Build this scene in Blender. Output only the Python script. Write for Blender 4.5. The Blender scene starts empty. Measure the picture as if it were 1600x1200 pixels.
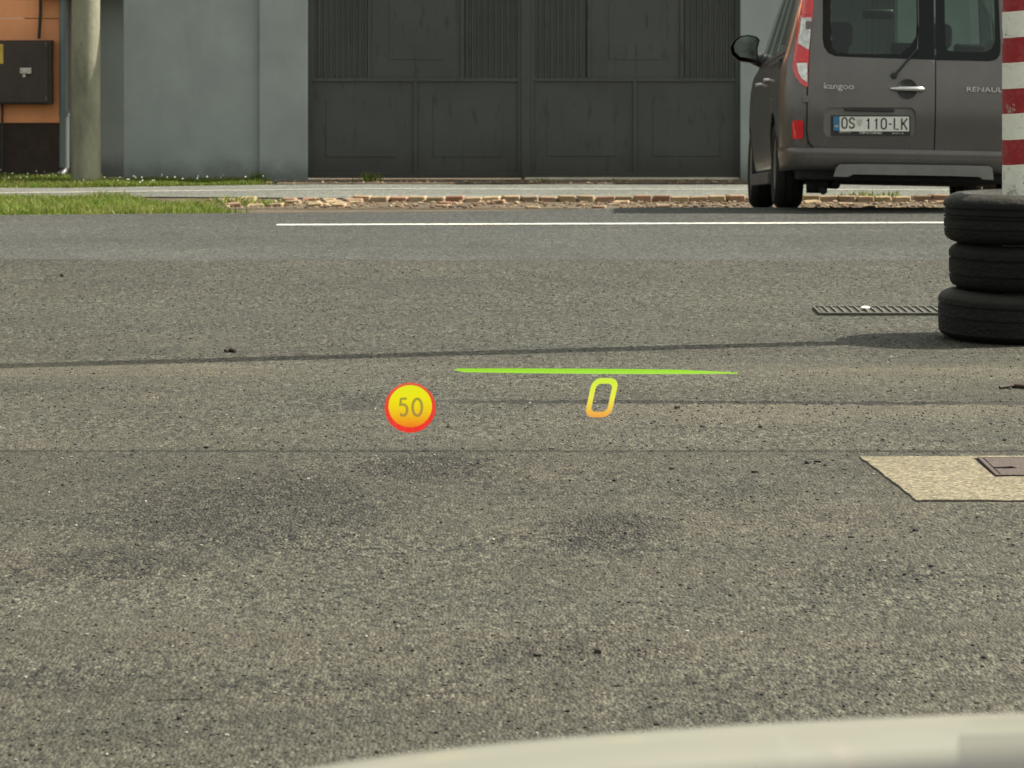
import bpy, bmesh, math, random
import numpy as np
from mathutils import Vector, Matrix, noise
from mathutils.geometry import delaunay_2d_cdt
R = math.radians
rnd = random.Random(7)
scene = bpy.context.scene
col = scene.collection

# ------------------------------------------------------------------ camera, sky, sun
F, H, YH = 5000.0, 1.37, 20.0           # focal length in photo pixels, eye height, horizon row
cam = bpy.data.cameras.new('camera'); camo = bpy.data.objects.new('camera', cam); col.objects.link(camo)
camo.location = (0, 0, H); camo.rotation_euler = (R(90), 0, 0)
cam.sensor_width = 36; cam.lens = 36*F/1600; cam.shift_y = -(600-YH)/1600
cam.clip_start = 0.05; cam.clip_end = 2000
cam.dof.use_dof = True; cam.dof.focus_distance = 9.8; cam.dof.aperture_fstop = 16
scene.camera = camo
SUN_EL, SUN_AZ = 50.0, 14.5             # elevation; degrees behind the +X direction
world = bpy.data.worlds.new("World"); scene.world = world; world.use_nodes = True
wn = world.node_tree.nodes; wl = world.node_tree.links
bg = wn['Background']; sky = wn.new('ShaderNodeTexSky'); sky.sky_type = 'NISHITA'; sky.sun_disc = False
sky.sun_elevation = R(SUN_EL); sky.sun_rotation = R(90-SUN_AZ); sky.dust_density = 3.0; sky.air_density = 1.0
hsv = wn.new('ShaderNodeHueSaturation'); hsv.inputs['Saturation'].default_value = .30; wl.new(sky.outputs[0], hsv.inputs['Color'])
tn = wn.new('ShaderNodeMix'); tn.data_type = 'RGBA'; tn.blend_type = 'MULTIPLY'; tn.inputs[0].default_value = 1; tn.inputs[7].default_value = (1.06, 1.04, .88, 1)   # thin bright overcast veil: whiter, warmer sky
wl.new(hsv.outputs[0], tn.inputs[6]); wl.new(tn.outputs[2], bg.inputs[0]); bg.inputs[1].default_value = 0.13
sd = bpy.data.lights.new('sun', 'SUN'); sd.energy = 5.0; sd.angle = R(0.5); sd.color = (1, .93, .80)
so = bpy.data.objects.new('sun', sd); col.objects.link(so)
sv = Vector((math.cos(R(SUN_EL))*math.cos(R(SUN_AZ)), math.cos(R(SUN_EL))*math.sin(R(SUN_AZ)), math.sin(R(SUN_EL))))
so.rotation_euler = sv.to_track_quat('Z', 'Y').to_euler(); so.location = (30, 10, 40)
scene.view_settings.view_transform = 'Standard'; scene.view_settings.look = 'None'
EXPOSURE = 0.95
scene.view_settings.exposure = EXPOSURE; scene.view_settings.gamma = 1
scene.view_settings.use_curve_mapping = False
scene.cycles.max_bounces = 8; scene.cycles.transparent_max_bounces = 12

# ------------------------------------------------------------------ pixel helpers (measurements taken from the photograph)
def gp(px, py, z=0.0):
    Y = F*(H-z)/(py-YH); return ((px-800)*Y/F, Y)
def at(px, py, Y): return ((px-800)*Y/F, H-(py-YH)*Y/F)

# ------------------------------------------------------------------ materials
class NT:
    def __init__(s, name):
        s.m = bpy.data.materials.new(name); s.m.use_nodes = True; s.n = s.m.node_tree.nodes; s.l = s.m.node_tree.links
        s.b = s.n['Principled BSDF']; s._c = None
    def node(s, t, **kw):
        nd = s.n.new(t)
        for k, v in kw.items(): setattr(nd, k, v)
        return nd
    def put(s, sock, v):
        if hasattr(v, 'is_output'): s.l.new(v, sock)
        elif v is not None:
            if isinstance(v, (tuple, list)) and sock.type == 'RGBA' and len(v) == 3: v = (*v, 1)
            sock.default_value = v
    def coord(s):
        if s._c is None: s._c = s.node('ShaderNodeTexCoord').outputs['Object']
        return s._c
    def xyz(s, v=None):
        nd = s.node('ShaderNodeSeparateXYZ'); s.put(nd.inputs[0], v or s.coord()); return nd.outputs
    def scale(s, sc, loc=(0, 0, 0), v=None):
        nd = s.node('ShaderNodeMapping'); s.put(nd.inputs[0], v or s.coord()); nd.inputs['Scale'].default_value = sc
        nd.inputs['Location'].default_value = loc; return nd.outputs[0]
    def noise(s, sc, det=3, rough=.55, v=None, dist=0):
        nd = s.node('ShaderNodeTexNoise'); s.put(nd.inputs['Vector'], v or s.coord()); nd.inputs['Scale'].default_value = sc
        nd.inputs['Detail'].default_value = det; nd.inputs['Roughness'].default_value = rough; nd.inputs['Distortion'].default_value = dist
        return nd.outputs[0]
    def vor(s, sc, v=None, feature='F1', out=0, rand=1):
        nd = s.node('ShaderNodeTexVoronoi', feature=feature); s.put(nd.inputs['Vector'], v or s.coord())
        nd.inputs['Scale'].default_value = sc; nd.inputs['Randomness'].default_value = rand; return nd.outputs[out]
    def math(s, op, a, b=None, c=None):
        nd = s.node('ShaderNodeMath', operation=op); s.put(nd.inputs[0], a)
        if b is not None: s.put(nd.inputs[1], b)
        if c is not None: s.put(nd.inputs[2], c)
        return nd.outputs[0]
    def ramp(s, f, pts, interp='LINEAR'):
        nd = s.node('ShaderNodeValToRGB'); s.put(nd.inputs[0], f); cr = nd.color_ramp; cr.interpolation = interp
        while len(cr.elements) < len(pts): cr.elements.new(0.5)
        for e, (p, c) in zip(cr.elements, pts):
            e.position = p; e.color = (c, c, c, 1) if isinstance(c, (int, float)) else (*c, 1)
        return nd.outputs[0]
    def mr(s, f, a, b, c=0, d=1, smooth=False):
        nd = s.node('ShaderNodeMapRange'); s.put(nd.inputs[0], f)
        if smooth: nd.interpolation_type = 'SMOOTHSTEP'
        for i, v in zip((1, 2, 3, 4), (a, b, c, d)): nd.inputs[i].default_value = v
        return nd.outputs[0]
    def mix(s, f, a, b, mode='MIX'):
        nd = s.node('ShaderNodeMix', data_type='RGBA', blend_type=mode); s.put(nd.inputs[0], f); s.put(nd.inputs[6], a); s.put(nd.inputs[7], b)
        return nd.outputs[2]
    def bump(s, h, strength=.5, dist=.01, normal=None):
        nd = s.node('ShaderNodeBump'); s.put(nd.inputs['Height'], h); nd.inputs['Strength'].default_value = strength
        nd.inputs['Distance'].default_value = dist
        if normal is not None: s.put(nd.inputs['Normal'], normal)
        return nd.outputs[0]
    def out(s, color=None, rough=None, metal=None, normal=None, coat=None, spec=None):
        if color is not None: s.put(s.b.inputs['Base Color'], color)
        if rough is not None: s.put(s.b.inputs['Roughness'], rough)
        if metal is not None: s.put(s.b.inputs['Metallic'], metal)
        if normal is not None: s.put(s.b.inputs['Normal'], normal)
        if coat is not None: s.b.inputs['Coat Weight'].default_value = coat; s.b.inputs['Coat Roughness'].default_value = .06
        if spec is not None: s.b.inputs['Specular IOR Level'].default_value = spec
        return s.m

def simple(name, c, rough=.6, metal=0, var=.18, sc=14, coat=None, bump=0, stretch=(1, 1, 1)):
    t = NT(name); v = t.scale(stretch)
    n = t.noise(sc, 5, .6, v); f = t.mr(n, .3, .7, 1-var, 1+var)
    colr = t.mix(1.0, c, f, 'MULTIPLY')
    r = t.mr(t.noise(sc*2.3, 3), .3, .7, max(0, rough-.08), min(1, rough+.08))
    nm = t.bump(t.noise(sc*6, 4), bump, .004) if bump else None
    return t.out(colr, r, metal, nm, coat)

def asphalt(name, tint, bands, stone=1.0, contrast=1.0, patches=(), crack=False, yr=(3.5, 18.5), lightstones=.5):
    t = NT(name); X, Y, Z = t.xyz()
    big = t.noise(.9, 4, .55, t.scale((.45, 1, 1)))
    mid = t.noise(5, 5, .65, t.scale((.6, 1, 1), (4, 3, 0)))
    fine = t.noise(60, 4, .7)
    # aggregate: two sizes of stones
    an = t.scale((1, .36, 1)); an = t.node('ShaderNodeVectorMath', operation='ADD').outputs[0] if False else an
    va = t.vor(125*stone, an, out=1); sa = t.xyz(va)[0]
    vb = t.vor(74*stone, t.scale((1, .42, 1), (3.3, 1.7, 0)), out=1); sb = t.xyz(vb)[1]
    vc = t.noise(48*stone, 4, .8, t.scale((1, .5, 1), (7, 1, 0)))
    st = t.math('ADD', t.math('ADD', t.math('MULTIPLY', sa, .40), t.math('MULTIPLY', sb, .32)), t.math('MULTIPLY', t.mr(vc, .25, .75), .28))
    c = contrast
    tone = t.ramp(st, [(.0, 1-.97*c), (.22, 1-.70*c), (.36, 1-.34*c), (.5, 1.0), (.62, 1+.34*c), (.76, 1+.85*c), (.88, 1+1.7*c), (1, 1+3.2*c)])
    # bands across the ground (wear and dust lying along Y), edges wandering with noise
    yd = t.math('ADD', Y, t.math('MULTIPLY', t.math('SUBTRACT', t.noise(.55, 4, .6, t.scale((.6, .6, 1), (9, 2, 0))), .5), .9))
    f = t.mr(yd, yr[0], yr[1])
    lvl = t.ramp(f, [((y-yr[0])/(yr[1]-yr[0]), v) for y, v in bands])
    m = t.math('MULTIPLY', t.mr(big, .3, .7, .84, 1.16), t.mr(mid, .3, .7, .84, 1.16))
    m = t.math('MULTIPLY', m, t.mr(fine, .3, .7, .82, 1.18))
    m = t.math('MULTIPLY', m, lvl)
    # long traffic-polished streaks and scuffs along the direction of driving
    stk = t.noise(1.0, 6, .7, t.scale((.22, 3.2, 1), (2, 5, 0))); m = t.math('MULTIPLY', m, t.mr(stk, .3, .7, .88, 1.12))
    spot = t.noise(2.6, 5, .75, t.scale((.7, 1, 1), (11, 3, 0))); m = t.math('MULTIPLY', m, t.mr(spot, .60, .72, 1.0, .80))
    rav = None
    for (px, py, rx, ry, a) in patches:
        cx, cy = gp(px, py)
        sx = F*rx/F; 
        dx = t.math('DIVIDE', t.math('SUBTRACT', X, cx), rx*cy/F); dyy = abs(gp(px, py-ry)[1]-gp(px, py+ry)[1])/2
        dy = t.math('DIVIDE', t.math('SUBTRACT', Y, cy), dyy)
        d2 = t.math('ADD', t.math('MULTIPLY', dx, dx), t.math('MULTIPLY', dy, dy))
        d2 = t.math('ADD', d2, t.math('MULTIPLY', t.math('SUBTRACT', t.noise(4.5, 8, .82, t.scale((.45, .8, 1), (px*.01, 0, 0))), .5), 5.0))
        g = t.mr(d2, 0.1, 1.3, min(.5, a*1.3), 0, True)
        m = t.math('MULTIPLY', m, t.math('SUBTRACT', 1.0, g))
        rav = g if rav is None else t.math('MAXIMUM', rav, g)
    height = t.math('MULTIPLY', t.vor(125*stone, an, out=0), -1.0)
    h2 = t.math('ADD', height, t.math('MULTIPLY', st, .8))
    if rav is not None: h2 = t.math('MULTIPLY', h2, t.math('ADD', 1.0, t.math('MULTIPLY', rav, 2.2)))
    if crack:
        wob = t.math('MULTIPLY', t.math('SUBTRACT', t.noise(2.2, 6, .75, t.scale((1, .2, 1), (3, 0, 0))), .5), .22)
        line = t.math('SUBTRACT', t.math('ADD', Y, wob), t.math('ADD', 11.27, t.math('MULTIPLY', X, -.03)))
        wd = t.mr(t.noise(9, 3, .6, t.scale((1, .1, 1))), .35, .65, .015, .085)
        lj = t.math('ADD', line, t.math('MULTIPLY', t.math('SUBTRACT', t.noise(26, 5, .8), .5), .10))
        k = t.mr(t.math('DIVIDE', t.math('ABSOLUTE', lj), wd), 1.0, .45)
        k = t.math('MULTIPLY', k, t.mr(X, -.75, .1))
        k = t.math('MULTIPLY', k, t.mr(X, 2.05, 1.5))
        m = t.math('MULTIPLY', m, t.math('SUBTRACT', 1.0, t.math('MULTIPLY', k, .85)))
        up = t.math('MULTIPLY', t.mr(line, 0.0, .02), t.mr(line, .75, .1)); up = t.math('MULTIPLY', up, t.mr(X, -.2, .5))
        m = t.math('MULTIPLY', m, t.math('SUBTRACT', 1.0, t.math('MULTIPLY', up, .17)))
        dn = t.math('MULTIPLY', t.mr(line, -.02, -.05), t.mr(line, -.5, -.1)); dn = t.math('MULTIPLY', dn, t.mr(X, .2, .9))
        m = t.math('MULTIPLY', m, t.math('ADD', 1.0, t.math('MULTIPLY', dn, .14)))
        h2 = t.math('SUBTRACT', h2, t.math('MULTIPLY', k, 2.0))
    dust = t.mix(t.mr(t.noise(1.7, 5, .6, t.scale((.4, 1, 1), (1, 7, 0))), .4, .68), tint[0], tint[1])
    rgh = t.mr(t.noise(1.6, 6, .75, t.scale((.5, 1, 1), (5, 9, 0))), .38, .62, .62, 1.40); rgh = t.math('MULTIPLY', rgh, t.mr(Y, 11.5, 15.5, 1.0, 1.7))   # smooth, dusty areas against open, coarse ones
    tone = t.math('MAXIMUM', t.math('ADD', 1.0, t.math('MULTIPLY', t.math('SUBTRACT', tone, 1.0), rgh)), .08)
    if rav is not None:                                # ravelled patches show more open, contrasty stone
        tone = t.math('ADD', 1.0, t.math('MULTIPLY', t.math('SUBTRACT', tone, 1.0), t.math('ADD', .9, t.math('MULTIPLY', rav, 1.8))))
        tone = t.math('MAXIMUM', tone, .12)
    dust = t.mix(t.mr(Y, 9.5, 14.5), dust, t.mix(1.0, dust, (.95, 1.0, 1.03), 'MULTIPLY'))
    if crack:                                           # smooth pale dusty bands: before the shadow line and under the crack
        bn = t.math('MULTIPLY', t.math('SUBTRACT', t.noise(1.4, 5, .7, t.scale((.5, 1, 1), (8, 8, 0))), .5), .5)
        b1 = t.mr(t.math('ABSOLUTE', t.math('SUBTRACT', t.math('ADD', Y, bn), 12.25)), .45, .12, 0, .75, True)
        b1 = t.math('MULTIPLY', b1, t.math('MAXIMUM', t.mr(X, .3, 1.2), t.mr(X, -.6, -1.3)))
        b2 = t.math('MULTIPLY', t.mr(t.math('ABSOLUTE', t.math('SUBTRACT', t.math('ADD', Y, bn), 11.0)), .35, .1, 0, .6, True), t.mr(X, 0, .5))
        bb = t.math('MAXIMUM', b1, b2)
        tone = t.math('ADD', 1.0, t.math('MULTIPLY', t.math('SUBTRACT', tone, 1.0), t.math('SUBTRACT', 1.0, t.math('MULTIPLY', bb, .75))))
        m = t.math('MULTIPLY', m, t.math('ADD', 1.0, t.math('MULTIPLY', bb, .16)))
        dust = t.mix(bb, dust, (.0475, .0435, .0300))
    tc = t.math('MULTIPLY', tone, m)
    colr = t.mix(1.0, dust, tc, 'MULTIPLY')
    nm = t.bump(h2, .85, .0062/stone)
    return t.out(colr, t.mr(st, 0, 1, .95, .7), 0, nm, spec=.3)

M = {}
M['forecourt'] = asphalt('asphalt_forecourt', ((.0372, .0361, .0266), (.0425, .0382, .0268)),
    [(3.5, 1.03), (6.3, 1.02), (7.4, 1.0), (8.3, .97), (9.2, .90), (9.85, .90), (10.1, .98), (10.6, 1.03), (11.2, 1.05), (11.35, 1.0),
     (12.0, 1.10), (12.4, 1.17), (12.65, 1.02), (13.0, .93), (14.0, .90), (15.5, .88), (17.0, .84), (17.7, .80), (18.5, .8)],
    patches=[(400, 800, 260, 62, .30), (950, 830, 120, 34, .34), (660, 728, 110, 26, .30), (170, 880, 160, 30, .26), (1150, 780, 130, 30, .12),
             (860, 1020, 200, 26, .14), (1330, 900, 160, 24, .10), (100, 1060, 140, 22, .12), (560, 625, 120, 18, .12)], crack=True)
M['road'] = asphalt('asphalt_road', ((.0395, .0392, .0345), (.0408, .0402, .0350)),
    [(17.5, 1.10), (17.9, 1.08), (18.3, 1.14), (18.8, .96), (19.3, .95), (19.75, 1.10), (20.3, 1.0), (20.7, .95), (21.3, .98), (22.6, 1.03), (23.5, 1)],
    stone=.9, contrast=.45, yr=(17.4, 23.6))
M['path'] = asphalt('asphalt_path', ((.120, .120, .103), (.132, .128, .110)), [(26, 1.0), (28, .95), (30, 1.02)], contrast=.4, yr=(26, 30))
M['soil'] = (lambda t: t.out(t.mix(t.mr(t.noise(3, 6, .7), .35, .65), (.075, .052, .032), (.125, .10, .065)), .95, 0, t.bump(t.noise(40, 5, .8), 1, .03)))(NT('soil'))
M['paint'] = (lambda t: t.out(t.mix(t.mr(t.noise(25, 5, .8), .50, .62), (.50, .50, .47), (.10, .10, .09)), .7, 0, t.bump(t.noise(80, 3), .5, .003)))(NT('worn_white_paint'))
M['paint_thin'] = (lambda t: t.out(t.mix(t.mr(t.noise(25, 5, .8), .45, .62), (.36, .36, .33), (.18, .18, .155)), .8))(NT('faded_white_paint'))

def brickmat():
    t = NT('pale_stone'); oi = t.node('ShaderNodeObjectInfo').outputs['Random']
    base = t.ramp(oi, [(0, (.30, .225, .13)), (.35, (.36, .27, .16)), (.6, (.26, .19, .115)), (.8, (.27, .13, .08)), (1, (.20, .16, .11))])
    n = t.noise(14, 6, .7); c = t.mix(t.mr(n, .5, .72), base, (.16, .11, .07))
    return t.out(c, .9, 0, t.bump(t.noise(50, 5, .7), .8, .008))
M['stone'] = brickmat()

def wallmat(name, c, streak=.10, low=(.05, .05, .045)):
    t = NT(name); X, Y, Z = t.xyz()
    n = t.noise(2.2, 6, .6); s = t.noise(6, 4, .6, t.scale((1, 1, .18)))
    c1 = t.mix(t.mr(n, .3, .7), tuple(v*(1-streak) for v in c), tuple(v*(1+streak) for v in c))
    c1 = t.mix(t.mr(s, .55, .8, 0, .3), c1, tuple(v*.72 for v in c))
    zz = t.math('ADD', Z, t.math('MULTIPLY', t.noise(5, 5, .7), -.30))
    c1 = t.mix(t.mr(zz, -.36, -.12, .55, 0, True), c1, low)
    return t.out(c1, .85, 0, t.bump(t.noise(70, 4, .6), .35, .004))
M['greywall'] = wallmat('grey_render', (.235, .268, .268))
M['orange'] = wallmat('orange_render', (.80, .34, .16), .08, (.30, .13, .06))
M['plinth'] = simple('dark_brown_plinth', (.030, .017, .013), .75, 0, .35, 5, bump=.3)
M['brownbox'] = simple('brown_sheet_box', (.030, .018, .014), .5, 0, .3, 8)
M['yellow'] = simple('yellow_label', (.52, .38, .05), .5)
M['black'] = simple('black_plastic', (.012, .012, .012), .45)
M['zinc'] = simple('grey_drainpipe_paint', (.13, .155, .16), .45, .2, .15, 6, stretch=(1, 1, .3))

def concrete(name, c, a=.22, sp=60):
    t = NT(name); v = t.scale((1, 1, .35))
    n = t.noise(4, 8, .65, v); d = t.noise(28, 5, .75); s = t.noise(sp, 3, .8)
    cc = t.mix(t.mr(n, .3, .7), tuple(x*(1-a) for x in c), tuple(x*(1+a) for x in c))
    cc = t.mix(t.mr(d, .60, .72, 0, .7), cc, tuple(x*.42 for x in c))
    return t.out(cc, .92, 0, t.bump(t.math('ADD', d, t.math('MULTIPLY', s, .6)), .8, .008))
M['concrete_pole'] = concrete('weathered_concrete', (.205, .205, .150), .45)
M['sill'] = concrete('pale_concrete', (.42, .40, .32))
def patchmat():
    t = NT('sandy_concrete'); n = t.noise(3, 6, .65, t.scale((.4, 1.4, 1))); s = t.vor(130, out=1); s = t.xyz(s)[0]
    c = t.mix(t.mr(n, .3, .7), (.150, .131, .084), (.112, .095, .060)); c = t.mix(1, c, t.ramp(s, [(0, .30), (.3, .8), (.75, 1.15), (1, 2.0)]), 'MULTIPLY')
    c = t.mix(t.mr(t.noise(9, 6, .8, t.scale((.5, 1, 1))), .58, .70, 0, .7), c, (.075, .052, .03))
    return t.out(c, .95, 0, t.bump(t.math('ADD', s, t.noise(70, 4)), .8, .004))
M['patch'] = patchmat()

def gatemat():
    t = NT('dark_grey_gate_paint'); X, Y, Z = t.xyz()
    n = t.noise(2, 5, .6); s = t.noise(9, 6, .7, t.scale((1, 1, .10))); s2 = t.noise(16, 4, .6, t.scale((1, 1, .22), (5, 0, 3)))
    c = t.mix(t.mr(n, .3, .7), (.031, .036, .034), (.047, .053, .050))
    c = t.mix(t.mr(s, .60, .76, 0, .5), c, (.060, .066, .060)); c = t.mix(t.mr(s2, .58, .70, 0, .62), c, (.009, .010, .009))
    zz = t.math('ADD', Z, t.math('MULTIPLY', t.noise(3, 5, .6, t.scale((1, 1, .3))), -.4))
    c = t.mix(t.mr(zz, -.38, -.05, .6, 0, True), c, (.020, .017, .012))
    return t.out(c, t.mr(n, .3, .7, .45, .62), .0, t.bump(n, .3, .03))
M['gate'] = gatemat()

def carpaint():
    t = NT('grey_brown_metallic_paint'); n = t.noise(3, 5, .65); d = t.noise(7, 6, .7, t.scale((1, 1, .5)))
    X, Y, Z = t.xyz()
    c = t.mix(t.mr(n, .3, .7), (.100, .095, .093), (.126, .117, .112))
    dirt = t.math('MULTIPLY', t.mr(Z, .95, .25), t.mr(d, .35, .75))
    c = t.mix(t.math('MULTIPLY', dirt, .55), c, (.075, .064, .05))
    geo = t.node('ShaderNodeNewGeometry').outputs['Backfacing']
    c = t.mix(geo, c, (.02, .02, .02))
    return t.out(c, t.mr(d, .3, .8, .24, .45), .45, None, .35)
M['car'] = carpaint()
M['carplastic'] = simple('dark_grey_bumper_plastic', (.07, .068, .064), .6, 0, .2, 5, bump=.1)
M['silver'] = simple('satin_silver_trim', (.15, .152, .145), .35, .5, .12, 6)
M['chrome'] = simple('chrome', (.62, .63, .62), .16, 1.0, .05)
M['under'] = simple('black_underbody', (.007, .007, .007), .9)
M['rubber'] = None
M['darkstone'] = simple('dark_loose_stone', (.022, .020, .017), .9, 0, .5, 40)
def rubber(name, c, dusty=.5):
    t = NT(name); X, Y, Z = t.xyz(); n = t.noise(5, 6, .7); f = t.noise(55, 4, .75)
    N = t.xyz(t.node('ShaderNodeNewGeometry').outputs['Normal'])[2]
    cc = t.mix(t.math('MULTIPLY', t.mr(n, .3, .7), .6), c, tuple(v*2.2 for v in c))
    dust = t.math('MULTIPLY', t.mr(N, .2, .9), t.mr(t.noise(6, 6, .8), .35, .7, .2, dusty))
    cc = t.mix(dust, cc, (.036, .034, .025)); cc = t.mix(t.mr(f, .68, .76, 0, .5), cc, (.035, .034, .028))
    nb = t.bump(t.math('ADD', t.math('MULTIPLY', t.vor(38, t.scale((1, 1, 1.6))), .6), t.math('MULTIPLY', f, .7)), .7, .007)
    return t.out(cc, t.mr(n, .3, .7, .6, .85), 0, nb, spec=.28)
M['tyre_a'] = rubber('worn_tyre_rubber', (.0030, .0032, .0028)); M['tyre_b'] = rubber('black_tyre_rubber', (.0010, .0012, .0012), .3)
M['tyre_c'] = rubber('dusty_tyre_rubber', (.0040, .0039, .0031), .8); M['tyre_van'] = rubber('van_tyre_rubber', (.008, .008, .008), .3)
M['redlens'] = simple('red_lens', (.60, .002, .005), .12, 0, .2, 30, coat=1)
M['clearlens'] = simple('clear_lens', (.50, .50, .47), .08, .6, .35, 40, coat=1)
M['blackgloss'] = simple('black_ceramic_glass_border', (.004, .006, .0055), .12, 0, .05, 3); M['blackgloss'].node_tree.nodes['Principled BSDF'].inputs['Specular IOR Level'].default_value = .22
M['mirror'] = simple('tinted_mirror', (.075, .088, .082), .10, 1.0, .45, 9)
M['badge'] = simple('badge_chrome', (.40, .40, .385), .25, 1.0, .25, 60)
M['seat'] = simple('dark_seat_cloth', (.016, .015, .015), .9)
M['white'] = simple('plate_white', (.62, .62, .58), .4, 0, .06)
M['blue'] = simple('plate_blue', (.02, .13, .26), .35)
M['platetext'] = simple('plate_black', (.01, .01, .01), .5)
M['framewhite'] = simple('frame_white_print', (.55, .55, .53), .5)
M['galv'] = simple('galvanised_steel', (.10, .10, .082), .7, .1, .3, 30); M['drainbed'] = simple('dusty_drain_bed', (.034, .034, .028), .9, 0, .4, 30)
M['rust'] = (lambda t: t.out(t.mix(t.mr(t.noise(12, 6, .7), .3, .7), (.042, .028, .024), (.062, .042, .035)), .7, .15, t.bump(t.vor(70), .5, .006)))(NT('rusty_brown_iron'))
M['gravel'] = (lambda t: t.out(t.ramp(t.node('ShaderNodeNewGeometry').outputs['Random Per Island'], [(0, (.012, .012, .011)), (.55, (.03, .028, .024)), (.72, (.07, .066, .055)), (.92, (.14, .13, .11)), (.985, (.24, .22, .19)), (1, (.38, .36, .32))]), .9))(NT('loose_stones'))
M['bonnet'] = simple('pale_car_paint', (.27, .268, .22), .42, 0, .03, 2, coat=.6)
M['bonnet_grey'] = simple('grey_bonnet_sheet', (.095, .095, .078), .75, 0, .05, 2)  # darker grey for the sheet laid over part of the bonnet
M['dash'] = simple('dark_dashboard', (.03, .03, .03), .8)

def grassmat(name, dark=False):
    t = NT(name); ri = t.node('ShaderNodeNewGeometry').outputs['Random Per Island']
    c = t.ramp(ri, [(0, (.05, .10, .012)), (.4, (.085, .145, .015)), (.75, (.15, .205, .022)), (.90, (.22, .24, .05)), (1, (.32, .27, .12))])
    dry = t.mr(t.noise(1.6, 5, .7, t.scale((1, .8, .3))), .50, .66, 0, .55); c = t.mix(dry, c, (.24, .21, .075))
    t.out(c, .6); t.b.inputs['Specular IOR Level'].default_value = .25
    tr = t.node('ShaderNodeBsdfTranslucent'); t.put(tr.inputs[0], c); mx = t.node('ShaderNodeMixShader'); mx.inputs[0].default_value = .35
    t.l.new(t.b.outputs[0], mx.inputs[1]); t.l.new(tr.outputs[0], mx.inputs[2]); t.l.new(mx.outputs[0], t.n['Material Output'].inputs[0])
    return t.m
M['grass'] = grassmat('grass'); M['daisy'] = simple('daisy_white', (.8, .8, .74), .7)

def glassmat(name, tint, refl=1.0):
    t = NT(name); tr = t.node('ShaderNodeBsdfTransparent'); tr.inputs[0].default_value = (*tint, 1)
    gl = t.node('ShaderNodeBsdfGlossy'); gl.inputs[0].default_value = (1, 1, 1, 1); gl.inputs['Roughness'].default_value = .02
    fr = t.node('ShaderNodeFresnel'); fr.inputs[0].default_value = 1.5; mx = t.node('ShaderNodeMixShader')
    t.l.new(t.math('MULTIPLY', fr.outputs[0], refl), mx.inputs[0]); t.l.new(tr.outputs[0], mx.inputs[1]); t.l.new(gl.outputs[0], mx.inputs[2])
    t.l.new(mx.outputs[0], t.n['Material Output'].inputs[0]); return t.m
M['glass'] = glassmat('tinted_glass', (.54, .63, .59), .7); M['glassclear'] = glassmat('clear_glass', (.86, .92, .88))

# striped pole: painted bands, chips, hairline cracks
def stripemat():
    t = NT('red_and_white_painted_concrete'); X, Y, Z = t.xyz()
    z = t.math('ADD', Z, t.math('MULTIPLY', X, -.085)); z = t.math('ADD', z, t.math('MULTIPLY', t.math('SUBTRACT', t.noise(3, 3), .5), .006))
    ph = t.math('FRACT', t.math('DIVIDE', t.math('SUBTRACT', z, .7365), .2145))
    red = t.math('LESS_THAN', ph, .49)
    above = t.math('GREATER_THAN', z, .7365)
    red = t.math('MULTIPLY', red, above)
    c = t.mix(red, (.70, .70, .61), (.27, .0006, .006))
    chip = t.noise(11, 7, .72, t.scale((1, 1, .6), (2.3, 1.1, 4))); ed = t.mr(chip, .622, .636)
    c = t.mix(ed, c, (.62, .52, .47)); c = t.mix(t.mr(chip, .645, .652), c, (.035, .028, .022))
    low = t.math('MULTIPLY', t.mr(Z, .86, .66), t.mr(t.noise(22, 6, .75), .54, .62)); c = t.mix(t.math('MULTIPLY', low, .55), c, (.10, .095, .075))
    cr = t.math('ABSOLUTE', t.math('SUBTRACT', t.noise(5, 4, .6, t.scale((1, 1, 2.2), (0, 5, 0)), 1.2), .5))
    c = t.mix(t.mr(cr, .004, .0015, 0, .6), c, (.10, .10, .08))
    g = t.mr(t.noise(30, 5, .7), .5, .8, 0, .25); c = t.mix(g, c, (.30, .28, .22))
    return t.out(c, .6, 0, t.bump(t.math('SUBTRACT', t.noise(30, 5), t.math('MULTIPLY', ed, .8)), .5, .006))
M['stripe'] = stripemat()

def hudmat(name, stops, z0, z1, opac=.85):
    t = NT(name); Z = t.xyz(t.node('ShaderNodeNewGeometry').outputs['Position'])[2]; c = t.ramp(t.mr(Z, z0, z1), stops)
    sc = t.math('ADD', .93, t.math('MULTIPLY', t.math('SINE', t.math('MULTIPLY', Z, 1600)), .07)); c = t.mix(1, c, sc, 'MULTIPLY')
    em = t.node('ShaderNodeEmission'); t.put(em.inputs[0], c); em.inputs[1].default_value = 1/2**EXPOSURE
    tr = t.node('ShaderNodeBsdfTransparent'); mx = t.node('ShaderNodeMixShader'); mx.inputs[0].default_value = opac
    t.l.new(tr.outputs[0], mx.inputs[1]); t.l.new(em.outputs[0], mx.inputs[2]); t.l.new(mx.outputs[0], t.n['Material Output'].inputs[0]); return t.m

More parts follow.
